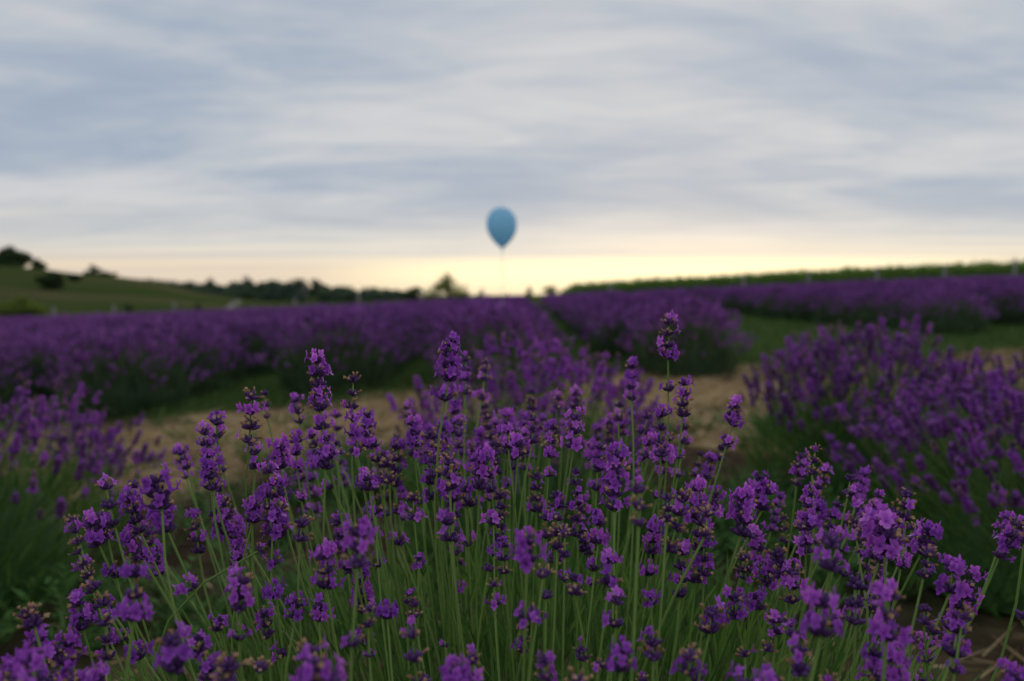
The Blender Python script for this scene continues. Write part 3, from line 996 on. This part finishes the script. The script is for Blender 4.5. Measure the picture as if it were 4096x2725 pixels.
# ------------------------------------------------------------------ rows of lavender beyond the straw
def far_bush_arrays(seed, n_spike, n_blade, sides, fat):
    """returns foliage (V,Q,T), stalk and spike arrays for a rounded bush about 0.6 m tall"""
    r = np.random.RandomState(seed)
    RX, RY, H = .48, .48, .42
    # bumpy inner mass
    V, Q, T = [], [], []
    nu, nv = 9, 4
    for j in range(nv + 1):
        th = math.pi / 2 * j / nv
        for i in range(nu):
            a = 2 * math.pi * i / nu
            k = .74 + r.uniform(-.1, .1)
            V.append((RX * k * math.cos(a) * math.cos(th) * (.80 if j == 0 else 1), RY * k * math.sin(a) * math.cos(th) * (.86 if j == 0 else 1), H * k * math.sin(th)))
            T.append(r.uniform(.0, .25))
    for j in range(nv):
        for i in range(nu):
            Q.append((j * nu + i, j * nu + (i + 1) % nu, (j + 1) * nu + (i + 1) % nu, (j + 1) * nu + i))
    # blades standing out of it
    a = r.uniform(0, 2 * math.pi, n_blade)
    th = np.arcsin(np.clip(r.uniform(-.02, 1, n_blade), 0, 1))
    dirn = np.stack([np.cos(a) * np.cos(th) * RX, np.sin(a) * np.cos(th) * RY, np.sin(th) * H], -1)
    p0 = dirn * r.uniform(.62, .85, (n_blade, 1))
    up = np.array((0, 0, 1.0))
    dd = dirn / np.linalg.norm(dirn, axis=1, keepdims=True) * .6 + up * .8 + r.normal(0, .3, (n_blade, 3))
    dd /= np.linalg.norm(dd, axis=1, keepdims=True)
    ln = r.uniform(.08, .17, (n_blade, 1))
    side = np.cross(dd, r.normal(0, 1, (n_blade, 3)))
    side /= np.linalg.norm(side, axis=1, keepdims=True)
    w = (.005 if n_blade > 300 else .011) * r.uniform(.7, 1.3, (n_blade, 1))
    n0 = len(V)
    B = np.stack([p0 - side * w, p0 + side * w, p0 + dd * ln + side * w * .35, p0 + dd * ln - side * w * .35], 1).reshape(-1, 3)
    BQ = (np.arange(n_blade)[:, None] * 4 + np.array((0, 1, 2, 3))) + n0
    V = np.vstack([np.array(V), B])
    Q = np.vstack([np.array(Q), BQ])
    T = np.concatenate([T, np.repeat(np.clip(r.normal(.45, .2, n_blade), 0, 1), 4)])
    fol = (V, Q, T)
    # spikes on stalks
    a = r.uniform(0, 2 * math.pi, n_spike)
    u = r.uniform(0, 1, n_spike) ** .30           # crowded toward the top
    th = np.arcsin(np.clip(u, .36, 1))
    dn = np.stack([np.cos(a) * np.cos(th), np.sin(a) * np.cos(th), np.sin(th)], -1)
    root = dn * (RX * .72, RY * .72, H * .72)
    head = dn * (RX * 1.10, RY * 1.10, H * 1.22) * r.uniform(.88, 1.16, (n_spike, 1)) + (0, 0, .03)
    ax = dn * (.8, .8, .5) + up * .75 + r.normal(0, .16, (n_spike, 3))
    ax /= np.linalg.norm(ax, axis=1, keepdims=True)
    s1 = np.cross(ax, r.normal(0, 1, (n_spike, 3))); s1 /= np.linalg.norm(s1, axis=1, keepdims=True)
    s2 = np.cross(ax, s1)
    SV = np.stack([root - s1 * .0016, root + s1 * .0016, head + s1 * .0013, head - s1 * .0013], 1).reshape(-1, 3)
    SQ = np.arange(n_spike)[:, None] * 4 + np.array((0, 1, 2, 3))
    prof = ((0, .35), (.30, 1.0), (.62, .85), (1.0, .3)) if sides > 4 else ((0, .3), (.42, 1.15), (1.0, .25))
    L = r.uniform(.036, .062, n_spike)[:, None]
    rad_ = r.uniform(.0085, .0125, n_spike)[:, None] * fat
    rings = []
    for t, k in prof:
        for i in range(sides):
            b = 2 * math.pi * i / sides + t * 1.2
            jit = 1 + r.uniform(-.35, .35, (n_spike, 1))
            rings.append(head + ax * L * t + (s1 * math.cos(b) + s2 * math.sin(b)) * rad_ * k * jit)
    nrv = len(prof) * sides
    PV = np.stack(rings, 1).reshape(-1, 3)
    q = []
    for j in range(len(prof) - 1):
        for i in range(sides):
            q.append((j * sides + i, j * sides + (i + 1) % sides, (j + 1) * sides + (i + 1) % sides, (j + 1) * sides + i))
    PQ = (np.arange(n_spike)[:, None, None] * nrv + np.array(q)).reshape(-1, 4)
    PT = np.clip(np.repeat(r.normal(.5, .22, n_spike), nrv) + r.normal(0, .16, n_spike * nrv), 0, 1)
    return fol, (SV, SQ), (PV, PQ, PT)


BUSHES = []
for k in range(7):
    fol, (SV, SQ), (PV, PQ, PT) = far_bush_arrays(500 + k, 420, 1300, 5, 1.0)
    mf = bulk_mesh("foliage", fol[0], fol[1], [M_FARLEAF], fol[2])
    V = np.vstack([PV, SV]); Q = np.vstack([PQ, SQ + len(PV)])
    ms = bulk_mesh("flower_spikes", V, Q, [M_FARSPIKE, M_FARSTEM], np.concatenate([PT, np.full(len(SV), .4)]),
                   np.concatenate([np.zeros(len(PQ), int), np.ones(len(SQ), int)]), smooth=True)
    BUSHES.append((mf, ms))
LOW = [far_bush_arrays(700 + k, 105, 110, 4, 1.9) for k in range(5)]

rng = random.Random(15)
ROWS = {}
spots = []
for k in range(-17, 19):
    c = -.22 + 1.43 * k
    if k <= -1:
        y0 = 6.8 + (c + 1.65) * .5
        y0 = max(y0, 3.9)
    elif k == 0:
        y0 = 6.0
    elif k == 1:
        y0 = 6.7
        c += .14
    elif k in (2, 3):
        y0 = 19.0 - (k - 2) * .8
    else:
        y0 = 10.2
    y = y0
    first = True
    while y < FIELD_END - 1.2:
        x = c + rng.gauss(0, .08) + .012 * y
        if abs(x) < y * .70 + 1.0:
            spots.append((k, x, y, first))
            first = False
        y += rng.uniform(.78, .98)
spots.sort(key=lambda s: math.hypot(s[1], s[2]))


ORDN = ['first', 'second', 'third', 'fourth', 'fifth', 'sixth', 'seventh', 'eighth', 'ninth', 'tenth', 'eleventh', 'twelfth',
        'thirteenth', 'fourteenth', 'fifteenth', 'sixteenth', 'seventeenth', 'eighteenth', 'nineteenth']


def row_name(k):
    if k == 0:
        return "middle row behind the straw"
    return "%s row %s of the middle" % (ORDN[abs(k) - 1], 'right' if k > 0 else 'left')


N_SINGLE = 290
for i, (k, x, y, first) in enumerate(spots[:N_SINGLE]):
    mf, ms = BUSHES[rng.randrange(len(BUSHES))]
    o = link("lavender_bush", None, loc=(x, y, float(height(x, y)) - .01), rotz=rng.uniform(0, 6.3), scale=(rng.uniform(.92, 1.15), rng.uniform(.92, 1.15), rng.uniform(.88, 1.12)))
    cnt = ROWS.get(k, 0)
    ROWS[k] = cnt + 1
    if cnt == 0:
        lab = "purple lavender bush at the near end of the " + row_name(k)
    elif cnt < 8:
        lab = "purple lavender bush, %s from the near end, %s" % (ORDN[cnt], row_name(k))
    else:
        lab = "purple lavender bush deep in the " + row_name(k)
    tag(o, lab, "lavender bush", "lavender bushes along the " + row_name(k))
    tag(link("foliage", mf, o), kind='stuff')
    tag(link("flower_spikes", ms, o), kind='stuff')
FV, FQ, FT, SVs, SQs, STs, SM = [], [], [], [], [], [], []
nf = ns = 0
for (k, x, y, first) in spots[N_SINGLE:]:
    fol, (SV, SQ), (PV, PQ, PT) = LOW[rng.randrange(len(LOW))]
    a = rng.uniform(0, 6.3); s = rng.uniform(.93, 1.12)
    m = np.array(((math.cos(a), -math.sin(a), 0), (math.sin(a), math.cos(a), 0), (0, 0, 1))) * s
    o = np.array((x, y, float(height(x, y)) - .01))
    FV.append(fol[0] @ m.T + o); FQ.append(fol[1] + nf); FT.append(fol[2]); nf += len(fol[0])
    SVs.append(PV @ m.T + o); SQs.append(PQ + ns); STs.append(PT); ns += len(PV)
V = np.vstack(FV + SVs); Q = np.vstack(FQ + [q + nf for q in SQs])
MI = np.concatenate([np.zeros(sum(len(q) for q in FQ), int), np.ones(sum(len(q) for q in SQs), int)])
far = link("lavender_field", bulk_mesh("lavender_field", V, Q, [M_FARLEAF, M_FARSPIKE], np.concatenate(FT + STs), MI))
tag(far, "distant lavender rows merging into a purple carpet up to the fence posts", "lavender field", kind='stuff')


# ------------------------------------------------------------------ straw, grass and weeds on the ground
def blades(P, D, up, L, Wd, T, bend=.0):
    """two-segment strips"""
    D = D / np.linalg.norm(D, axis=1, keepdims=True)
    S = np.cross(D, up); S /= (np.linalg.norm(S, axis=1, keepdims=True) + 1e-9)
    L = L[:, None]; Wd = Wd[:, None]
    mid = P + D * L * .55
    tip = P + D * L + np.stack([D[:, 0], D[:, 1], -np.abs(D[:, 2]) * .3], -1) * L * bend
    V = np.stack([P - S * Wd, P + S * Wd, mid + S * Wd * .8, mid - S * Wd * .8, tip + S * Wd * .12, tip - S * Wd * .12], 1)
    n = len(P)
    Q = (np.arange(n)[:, None, None] * 6 + np.array(((0, 1, 2, 3), (3, 2, 4, 5)))).reshape(-1, 4)
    return V.reshape(-1, 3), Q, np.repeat(T, 6)


r = np.random.RandomState(3)


def scatter(n, ylo, yhi, maskf, power=1.0):
    out = []
    got = 0
    while got < n:
        m = 60000
        y = ylo * (yhi / ylo) ** r.uniform(0, 1, m) if power else r.uniform(ylo, yhi, m)
        x = r.uniform(-1, 1, m) * (y * .70 + .6)
        keep = r.uniform(0, 1, m) < maskf(x, y)
        p = np.stack([x[keep], y[keep]], -1)
        out.append(p); got += len(p)
    return np.vstack(out)[:n]


p = scatter(26000, 1.2, 8.5, lambda x, y: straw_mask(x, y) * (.15 + .85 * sstep(2.2, 3.8, y)) + .0015)
n = len(p)
az = r.normal(0.3, .75, n)
P = np.stack([p[:, 0], p[:, 1], height(p[:, 0], p[:, 1]) + r.uniform(.003, .03, n)], -1)
D = np.stack([np.cos(az), np.sin(az), r.normal(0, .14, n)], -1)
V, Q, T = blades(P, D, np.array((0, 0, 1.0)) + r.normal(0, .5, (n, 3)), r.uniform(.05, .20, n), r.uniform(.0014, .0034, n), np.clip(r.normal(.5, .25, n), 0, 1))
tag(link("straw", bulk_mesh("straw", V, Q, [M_STRAW], T)), "loose tan straw strewn over the path between the lavender blocks", "straw", kind='stuff')

p = scatter(60000, 2.4, 24, lambda x, y: (grass_mask(x, y) * .9 + .02) * (1 - .85 * straw_mask(x, y)))
n = len(p)
P = np.stack([p[:, 0], p[:, 1], height(p[:, 0], p[:, 1]) - .004], -1)
D = np.stack([r.normal(0, .45, n), r.normal(0, .45, n), np.ones(n)], -1)
gsc = .6 + .8 * fbm(p[:, 0], p[:, 1], .9, 60)
V, Q, T = blades(P, D, r.normal(0, 1, (n, 3)), r.uniform(.04, .12, n) * gsc, r.uniform(.002, .0042, n) * (1 + p[:, 1] * .05), np.clip(r.normal(.42, .22, n), 0, 1), .35)
tag(link("grass", bulk_mesh("grass", V, Q, [M_GRASS], T)), "short green grass on the lanes between the lavender rows", "grass", kind='stuff')

# low leafy weeds: rosettes of small leaflets
p = scatter(1000, 1.7, 5.2, lambda x, y: grass_mask(x, y) * (y < 4.8) + .05)
PV, PD, PL, PW, PT = [], [], [], [], []
for (x, y) in p:
    h = r.uniform(.03, .11)
    z0 = float(height(x, y))
    for s in range(r.randint(4, 9)):
        a = r.uniform(0, 6.3); lean = r.uniform(.3, 1.2)
        d = np.array((math.cos(a) * lean, math.sin(a) * lean, 1.0)); d /= np.linalg.norm(d)
        q = np.array((x, y, z0))
        for j in range(r.randint(4, 8)):
            q = q + d * h * .22
            for sg in (-1, 1):
                sd_ = np.array((-math.sin(a) * sg, math.cos(a) * sg, .35)) + d * .6
                PV.append(q); PD.append(sd_); PL.append(r.uniform(.015, .04)); PW.append(r.uniform(.003, .006)); PT.append(r.uniform(0, 1))
V, Q, T = blades(np.array(PV), np.array(PD), np.array((0, 0, 1.0)) + r.normal(0, .3, (len(PV), 3)), np.array(PL), np.array(PW), np.array(PT), .2)
tag(link("weeds", bulk_mesh("weeds", V, Q, [M_WEED], T)), "low feathery green weeds on the soil beside the foreground bush", "weeds", kind='stuff')

# rough meadow edge behind the fence line on the left
n = 26000
x = r.uniform(-30, 4, n); y = r.uniform(39.5, 52, n)
P = np.stack([x, y, height(x, y)], -1)
D = np.stack([r.normal(0, .3, n), r.normal(0, .3, n), np.ones(n)], -1)
V, Q, T = blades(P, D, r.normal(0, 1, (n, 3)), r.uniform(.15, .55, n) * (.4 + fbm(x, y, .5, 70)), r.uniform(.008, .02, n), np.clip(r.normal(.6, .3, n), 0, 1), .3)
tag(link("meadow_grass", bulk_mesh("meadow_grass", V, Q, [M_GRASS], T)), "rough meadow grass along the left edge of the lavender field", "meadow grass", kind='stuff')

# tall leafy crop behind the fence on the right
n = 46000
y = 41 + 26 * r.uniform(0, 1, n) ** 1.6
px = r.uniform(2230, 4700, n)
x = (px - 2048) / F * y
hgt = (1.05 + .014 * (x - 6)) * (.74 + .22 * fbm(x, y, .8, 80) + .26 * vnoise(x, y, 3.1, 83)) * sstep(2225, 2330, px + 60 * fbm(x, y, 1, 5))
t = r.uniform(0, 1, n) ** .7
z = height(x, y) + hgt * t
P = np.stack([x, y, z], -1)
D = np.stack([r.normal(0, .8, n), r.normal(0, .8, n), .5 + .6 * t], -1)
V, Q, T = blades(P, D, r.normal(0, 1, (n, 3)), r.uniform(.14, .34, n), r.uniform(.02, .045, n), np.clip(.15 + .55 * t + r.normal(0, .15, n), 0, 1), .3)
tag(link("leafy_crop", bulk_mesh("leafy_crop", V, Q, [M_CROP], T)), "tall green leafy crop rising on the slope behind the right fence posts", "crop", kind='stuff')

# ------------------------------------------------------------------ fence posts
ORD = ['first', 'second', 'third', 'fourth', 'fifth', 'sixth', 'seventh', 'eighth']
left_posts = [(215, 1247), (455, 1233), (697, 1228), (938, 1216), (1181, 1202), (1434, 1174), (1686, 1163), (1930, 1155)]
right_posts = [(4060, 1036), (3780, 1059), (3510, 1067), (3235, 1083), (2975, 1100), (2443, 1132)]


def fence_post(px, py, d, label, seed):
    rng = random.Random(seed)
    tip = at(px, py, d)
    z0 = float(height(tip[0], tip[1]))
    h = max(1.0, tip[2] - z0)
    root = link("fence_post", None, loc=(tip[0], tip[1], z0 - .1))
    tag(root, label, "fence post", "pale fence posts at the far end of the field")
    g = Geo()
    w = .07
    pts = [(0, 0, 0), (rng.uniform(-.01, .01), 0, h * .5), (rng.uniform(-.02, .02), 0, h + .06), (rng.uniform(-.02, .02), 0, h + .1)]
    V, Fc = tube(pts, [w, w * .97, w * .93, w * .7], 8)
    g.add(V, Fc)
    link("shaft", g.mesh("shaft", [M_POST], smooth=False), root)
    g = Geo()
    V, Fc = tube([(0, -w * 1.0, h * .86), (0, -w * 1.25, h * .87)], [.012, .012], 6)
    g.add(V, Fc)
    link("wire_staple", g.mesh("wire_staple", [M_BARK]), root)


for i, (px, py) in enumerate(left_posts):
    fence_post(px, py, 38.6 - .1 * i, "pale fence post beyond the purple field, %s from the left edge of the photo" % ORD[i], i)
for i, (px, py) in enumerate(right_posts):
    fence_post(px, py, 35.6 + .35 * i + .5, "pale fence post before the green crop, %s from the right edge of the photo" % ORD[i], 40 + i)


# ------------------------------------------------------------------ trees and shrubs
def crown_arrays(seed, lobes, n, leaf, shell=.55):
    """leaf faces through a volume of lobes (cx,cy,cz,rx,ry,rz)"""
    r = np.random.RandomState(seed)
    lobes = np.array(lobes, float)
    wgt = lobes[:, 3] * lobes[:, 4] * lobes[:, 5]
    pick = r.choice(len(lobes), n, p=wgt / wgt.sum())
    d = r.normal(0, 1, (n, 3)); d /= np.linalg.norm(d, axis=1, keepdims=True)
    rad_ = (shell + (1 - shell) * r.uniform(0, 1, (n, 1))) * (1 + .22 * (r.uniform(0, 1, (n, 1)) - .4))
    P = lobes[pick, :3] + d * lobes[pick, 3:] * rad_
    nv = d + r.normal(0, .7, (n, 3)); nv /= np.linalg.norm(nv, axis=1, keepdims=True)
    a = np.cross(nv, r.normal(0, 1, (n, 3))); a /= np.linalg.norm(a, axis=1, keepdims=True)
    b = np.cross(nv, a)
    s = leaf * r.uniform(.6, 1.3, (n, 1))
    V = np.stack([P - a * s, P + b * s * .55, P + a * s, P - b * s * .55], 1).reshape(-1, 3)
    Q = np.arange(n)[:, None] * 4 + np.array((0, 1, 2, 3))
    T = np.repeat(np.clip(r.normal(.45, .2, n) + np.repeat(r.uniform(-.2, .2, (len(lobes), 1)), 1, 1)[pick, 0], 0, 1), 4)
    return V, Q, T


def tree(name, label, cat, px, d, y_top, y_bot, w_px, seed, mat, n_leaf=1500, group=None, trunk=.18, sink=0.0, lean=0, nlobe=9, shell=.5, leaf_k=1.0):
    rng = random.Random(seed)
    top = at(px, y_top, d)
    x, y = top[0], top[1]
    z0 = float(height(x, y))
    H = max(.5, top[2] - z0)
    Wd = w_px / F * d * 1.25
    root = link(name, None, loc=(x, y, z0))
    tag(root, label, cat, group)
    crown_lo = H * trunk
    lobes = []
    for k in range(nlobe):
        t = rng.uniform(.0, .95)
        rr = math.sin(math.pi * (.30 + .62 * t)) * Wd * .5
        a = rng.uniform(0, 6.3)
        s = rng.uniform(.42, .62)
        off = rr * (1 - s) * rng.uniform(.5, 1.1)
        lobes.append((off * math.cos(a), off * math.sin(a), crown_lo + (H - crown_lo) * (.10 + .76 * t),
                      rr * s + .05 * Wd, rr * s + .05 * Wd, (H - crown_lo) * rng.uniform(.15, .24)))
    V, Q, T = crown_arrays(seed, lobes, n_leaf, max(.05, Wd * .035) * leaf_k, shell)
    link("crown", bulk_mesh("crown", V, Q, [mat], T), root)
    g = Geo()
    tr = max(.03, Wd * .035)
    pts = [(0, 0, -.2), (rng.uniform(-.03, .03) * H, 0, H * .3), (rng.uniform(-.05, .05) * H, rng.uniform(-.03, .03) * H, H * .75)]
    Vt, Ft = tube(pts, [tr * 1.3, tr, tr * .35], 7)
    g.add(Vt, Ft)
    for lb in lobes[:6]:
        s0 = np.array(pts[1]) * .6
        s0[2] = H * rng.uniform(.15, .4)
        Vt, Ft = tube([s0, (s0 + np.array(lb[:3])) / 2 + (0, 0, .04 * H), np.array(lb[:3])], [tr * .55, tr * .4, tr * .15], 5)
        g.add(Vt, Ft)
    link("trunk", g.mesh("trunk", [M_BARK]), root)
    return root


tree("broadleaf_tree", "big dark round tree crown on the hilltop at the left edge", "tree", 40, 150, 985, 1070, 125, 1, M_TREE, 4600, trunk=.0, nlobe=18, leaf_k=1.3)
tree("broadleaf_tree", "small pointed tree on the hilltop right of the big dark one", "tree", 146, 146, 1036, 1080, 60, 2, M_TREE, 1500, trunk=.0, leaf_k=1.7)
tree("ridge_bush", "dark peaked bush alone on the falling ridge line of the left hill", "bush", 372, 140, 1060, 1105, 56, 3, M_TREE, 1500, trunk=.0, leaf_k=1.7)
tree("ridge_bush", "low dark bush hugging the ridge right of the peaked bush", "bush", 415, 140, 1086, 1105, 80, 4, M_TREE, 1200, trunk=.0, leaf_k=1.7)
tree("slope_bush", "largest black-green round bush halfway up the left grass slope", "bush", 200, 84, 1082, 1170, 105, 5, M_TREE, 3600, trunk=.0, nlobe=14)
tree("slope_bush", "smaller dim bush right of the black-green one on the slope", "bush", 300, 100, 1092, 1140, 58, 6, M_TREE, 1600, trunk=.0, leaf_k=1.5)
tree("meadow_shrub", "pale green spreading shrub at the foot of the hill, left edge", "shrub", 78, 56, 1180, 1265, 175, 7, M_TREEB, 2400, trunk=.02)
tree("meadow_shrub", "small green shrub low on the left grass slope behind the posts", "shrub", 512, 60, 1208, 1235, 40, 8, M_TREE, 700, trunk=.02)
tree("meadow_shrub", "small green shrub in the meadow left of the pale track", "shrub", 790, 62, 1206, 1232, 34, 9, M_TREE, 700, trunk=.02)
tree("young_tree", "light feathery young tree against the glow, left of the balloon", "tree", 1802, 54, 1078, 1185, 150, 10, M_TREEB, 800, trunk=.06, nlobe=20, shell=.2, leaf_k=1.0)
tree("hedge_shrub", "low green shrub round the foot of the feathery young tree, left side", "shrub", 1735, 53, 1146, 1185, 110, 12, M_TREEB, 1200, trunk=.03)
tree("hedge_shrub", "low green shrub round the foot of the feathery young tree, right side", "shrub", 1840, 53, 1150, 1185, 100, 13, M_TREEB, 1200, trunk=.03)
tree("young_tree", "thin upright shoot right beside the feathery young tree", "tree", 1866, 53, 1128, 1185, 26, 14, M_TREEB, 260, trunk=.1)
tree("broadleaf_tree", "dark rounded tree on the horizon just left of the feathery young tree", "tree", 1660, 110, 1148, 1190, 105, 15, M_TREE, 1500, trunk=.06)
tree("small_conifer", "tiny dark upright tree on the horizon right of the balloon", "tree", 2117, 75, 1134, 1180, 32, 16, M_TREE, 700, trunk=.05)
tree("hazy_shrub", "thin loose shrub on the horizon before the leafy crop begins", "shrub", 2200, 60, 1138, 1180, 120, 17, M_TREEB, 450, trunk=.05, shell=.2)
tree("hedge_shrub", "small dark hump of bush on the horizon under the balloon string", "shrub", 1925, 80, 1162, 1182, 40, 18, M_TREE, 500, trunk=.05)
tree("broadleaf_tree", "dark treetop poking out of the far wood, left one", "tree", 840, 330, 1105, 1170, 56, 19, M_WOOD, 900, trunk=.1, leaf_k=1.5)
tree("broadleaf_tree", "dark treetop poking out of the far wood, tallest middle one", "tree", 988, 340, 1095, 1170, 56, 20, M_WOOD, 900, trunk=.1, leaf_k=1.5)
tree("broadleaf_tree", "broad dark treetop in the far wood right of the tallest one", "tree", 1195, 350, 1106, 1170, 80, 21, M_WOOD, 1000, trunk=.1, leaf_k=1.5)
tree("broadleaf_tree", "rounded dark treetop in the far wood, rightmost of those that stand out", "tree", 1257, 350, 1113, 1175, 64, 22, M_WOOD, 900, trunk=.1, leaf_k=1.5)

# the far wood: one mass of crowns
VV, QQ, TT, nn = [], [], [], 0
wr = random.Random(6)
TOP_PX = [350, 450, 600, 700, 800, 900, 1000, 1100, 1250, 1400, 1500, 1590, 1650]
TOP_Y = [1102, 1102, 1107, 1116, 1122, 1123, 1119, 1115, 1119, 1135, 1142, 1152, 1162]
for k in range(300):
    px = wr.uniform(330, 1640)
    d = wr.uniform(225, 420)
    depth = (d - 225) / 195
    ytop = np.interp(px, TOP_PX, TOP_Y) + (1 - depth) * wr.uniform(12, 66) + wr.uniform(0, 7)
    tp = at(px, ytop, d)
    z0 = float(height(tp[0], tp[1]))
    H = max(3.5, tp[2] - z0)
    Wd = wr.uniform(4.5, 8.0)
    lb = []
    for j in range(5):
        a = wr.uniform(0, 6.3); t = wr.uniform(.3, .86)
        lb.append((Wd * .22 * math.cos(a), Wd * .22 * math.sin(a), H * t, Wd * .3, Wd * .3, H * .16))
    lb.append((0, 0, H * .4, Wd * .42, Wd * .42, H * .4))
    V, Q, T = crown_arrays(1000 + k, lb, 190, .62, .6)
    T = np.clip(T + wr.uniform(-.25, .3), 0, 1)
    VV.append(V + (tp[0], tp[1], z0)); QQ.append(Q + nn); TT.append(T); nn += len(V)
wood = link("woodland", bulk_mesh("woodland", np.vstack(VV), np.vstack(QQ), [M_WOOD], np.concatenate(TT)))
tag(wood, "dark far-off wood along the horizon left of the balloon", "woodland", kind='stuff')


# pale houses half hidden in the wood
def house(px, py, d, w, dep, wall_h, roof_h, label, rot):
    p = at(px, py, d)
    z0 = p[2]
    zg = float(height(p[0], p[1]))
    root = link("house", None, loc=(p[0], p[1], zg), rotz=rot)
    tag(root, label, "house")
    b = z0 - zg - wall_h
    b = min(b, 0)
    g = Geo()
    X, Y = w / 2, dep / 2
    t = z0 - zg
    V = [(-X, -Y, b), (X, -Y, b), (X, Y, b), (-X, Y, b), (-X, -Y, t), (X, -Y, t), (X, Y, t), (-X, Y, t), (0, -Y, t + roof_h), (0, Y, t + roof_h)]
    g.add(V, [(0, 1, 5, 8, 4), (1, 2, 6, 5), (2, 3, 7, 9, 6), (3, 0, 4, 7)])
    link("wall", g.mesh("wall", [M_WALL], smooth=False), root)
    g = Geo()
    for s in (-1, 1):
        a = np.array((0, 0, t + roof_h + .12)); e = np.array((s * (X + .35), 0, t - .3 * roof_h / X))
        up = np.array((0, 0, .18))
        yy = np.array((0, Y + .4, 0))
        g.add([a - yy, e - yy, e + yy, a + yy, a - yy + up, e - yy + up, e + yy + up, a + yy + up],
              [(0, 1, 2, 3), (7, 6, 5, 4), (0, 4, 5, 1), (1, 5, 6, 2), (2, 6, 7, 3), (3, 7, 4, 0)])
    link("roof", g.mesh("roof", [M_ROOF], smooth=False), root)
    for s in (-.5, .5):
        g = Geo()
        cx, cz = s * X, t - wall_h * .45
        for sx in (1,):
            V = [(cx - .5, -Y - .04, cz - .65), (cx + .5, -Y - .04, cz - .65), (cx + .5, -Y - .04, cz + .65), (cx - .5, -Y - .04, cz + .65),
                 (cx - .5, -Y + .05, cz - .65), (cx + .5, -Y + .05, cz - .65), (cx + .5, -Y + .05, cz + .65), (cx - .5, -Y + .05, cz + .65)]
            g.add(V, [(0, 1, 2, 3), (0, 4, 5, 1), (1, 5, 6, 2), (2, 6, 7, 3), (3, 7, 4, 0)])
        link("window", g.mesh("window", [M_PANE], smooth=False), root)


house(1213, 1158, 262, 2.2, 5, 2.2, 1.0, "pale house half hidden in the far wood, right of its tallest treetop", .2)

# ------------------------------------------------------------------ the balloon
BD = 7.7
btop = at(2005, 828, BD)
bbot = at(2009, 993, BD)
BH = btop[2] - bbot[2]
BW = 122 / F * BD * .5
bx, by = bbot[0], BD
gz = float(height(bx - .03, by))
bal = link("balloon", None, loc=(bx, by, gz))
tag(bal, "light blue balloon floating on a thin string above the lavender rows", "balloon")
nz, nsd = 28, 32
zz = np.linspace(0, 1, nz)
# teardrop profile: tapered neck, round crown
prof = []
for t in zz:
    if t < .57:
        u = t / .57
        rr = math.sin(u * math.pi / 2) ** .72
    else:
        u = (t - .57) / .43
        rr = math.sqrt(max(0, 1 - u ** 2.1))
    prof.append(max(rr, .0))
prof[0] = .05
V, Fc = [], []
zb = bbot[2] - gz
for t, rr in zip(zz, prof):
    for k in range(nsd):
        a = 2 * math.pi * k / nsd
        V.append((rr * BW * math.cos(a) + (btop[0] - bbot[0]) * t, rr * BW * math.sin(a), zb + BH * t))
for i in range(nz - 1):
    for k in range(nsd):
        k2 = (k + 1) % nsd
        Fc.append((i * nsd + k, i * nsd + k2, (i + 1) * nsd + k2, (i + 1) * nsd + k))
g = Geo(); g.add(V, Fc)
link("envelope", g.mesh("envelope", [M_BALLOON]), bal)
g = Geo()
Vk, Fk = tube([(0, 0, zb + .006), (0, 0, zb - .004), (.001, 0, zb - .010), (.001, 0, zb - .022)], [.010, .006, .009, .015], 10)
g.add(Vk, Fk)
link("knot", g.mesh("knot", [M_BALLOON]), bal)
pts = []
for i in range(14):
    t = i / 13
    pts.append((.012 * math.sin(t * 5) * t - .02 * t + .03 * t * t, .01 * math.sin(t * 3.3), zb - .008 - (zb - .01) * t))
Vs, Fs = tube(pts, [.0026] * 14, 6)
g = Geo(); g.add(Vs, Fs)
link("string", g.mesh("string", [M_STRING]), bal)
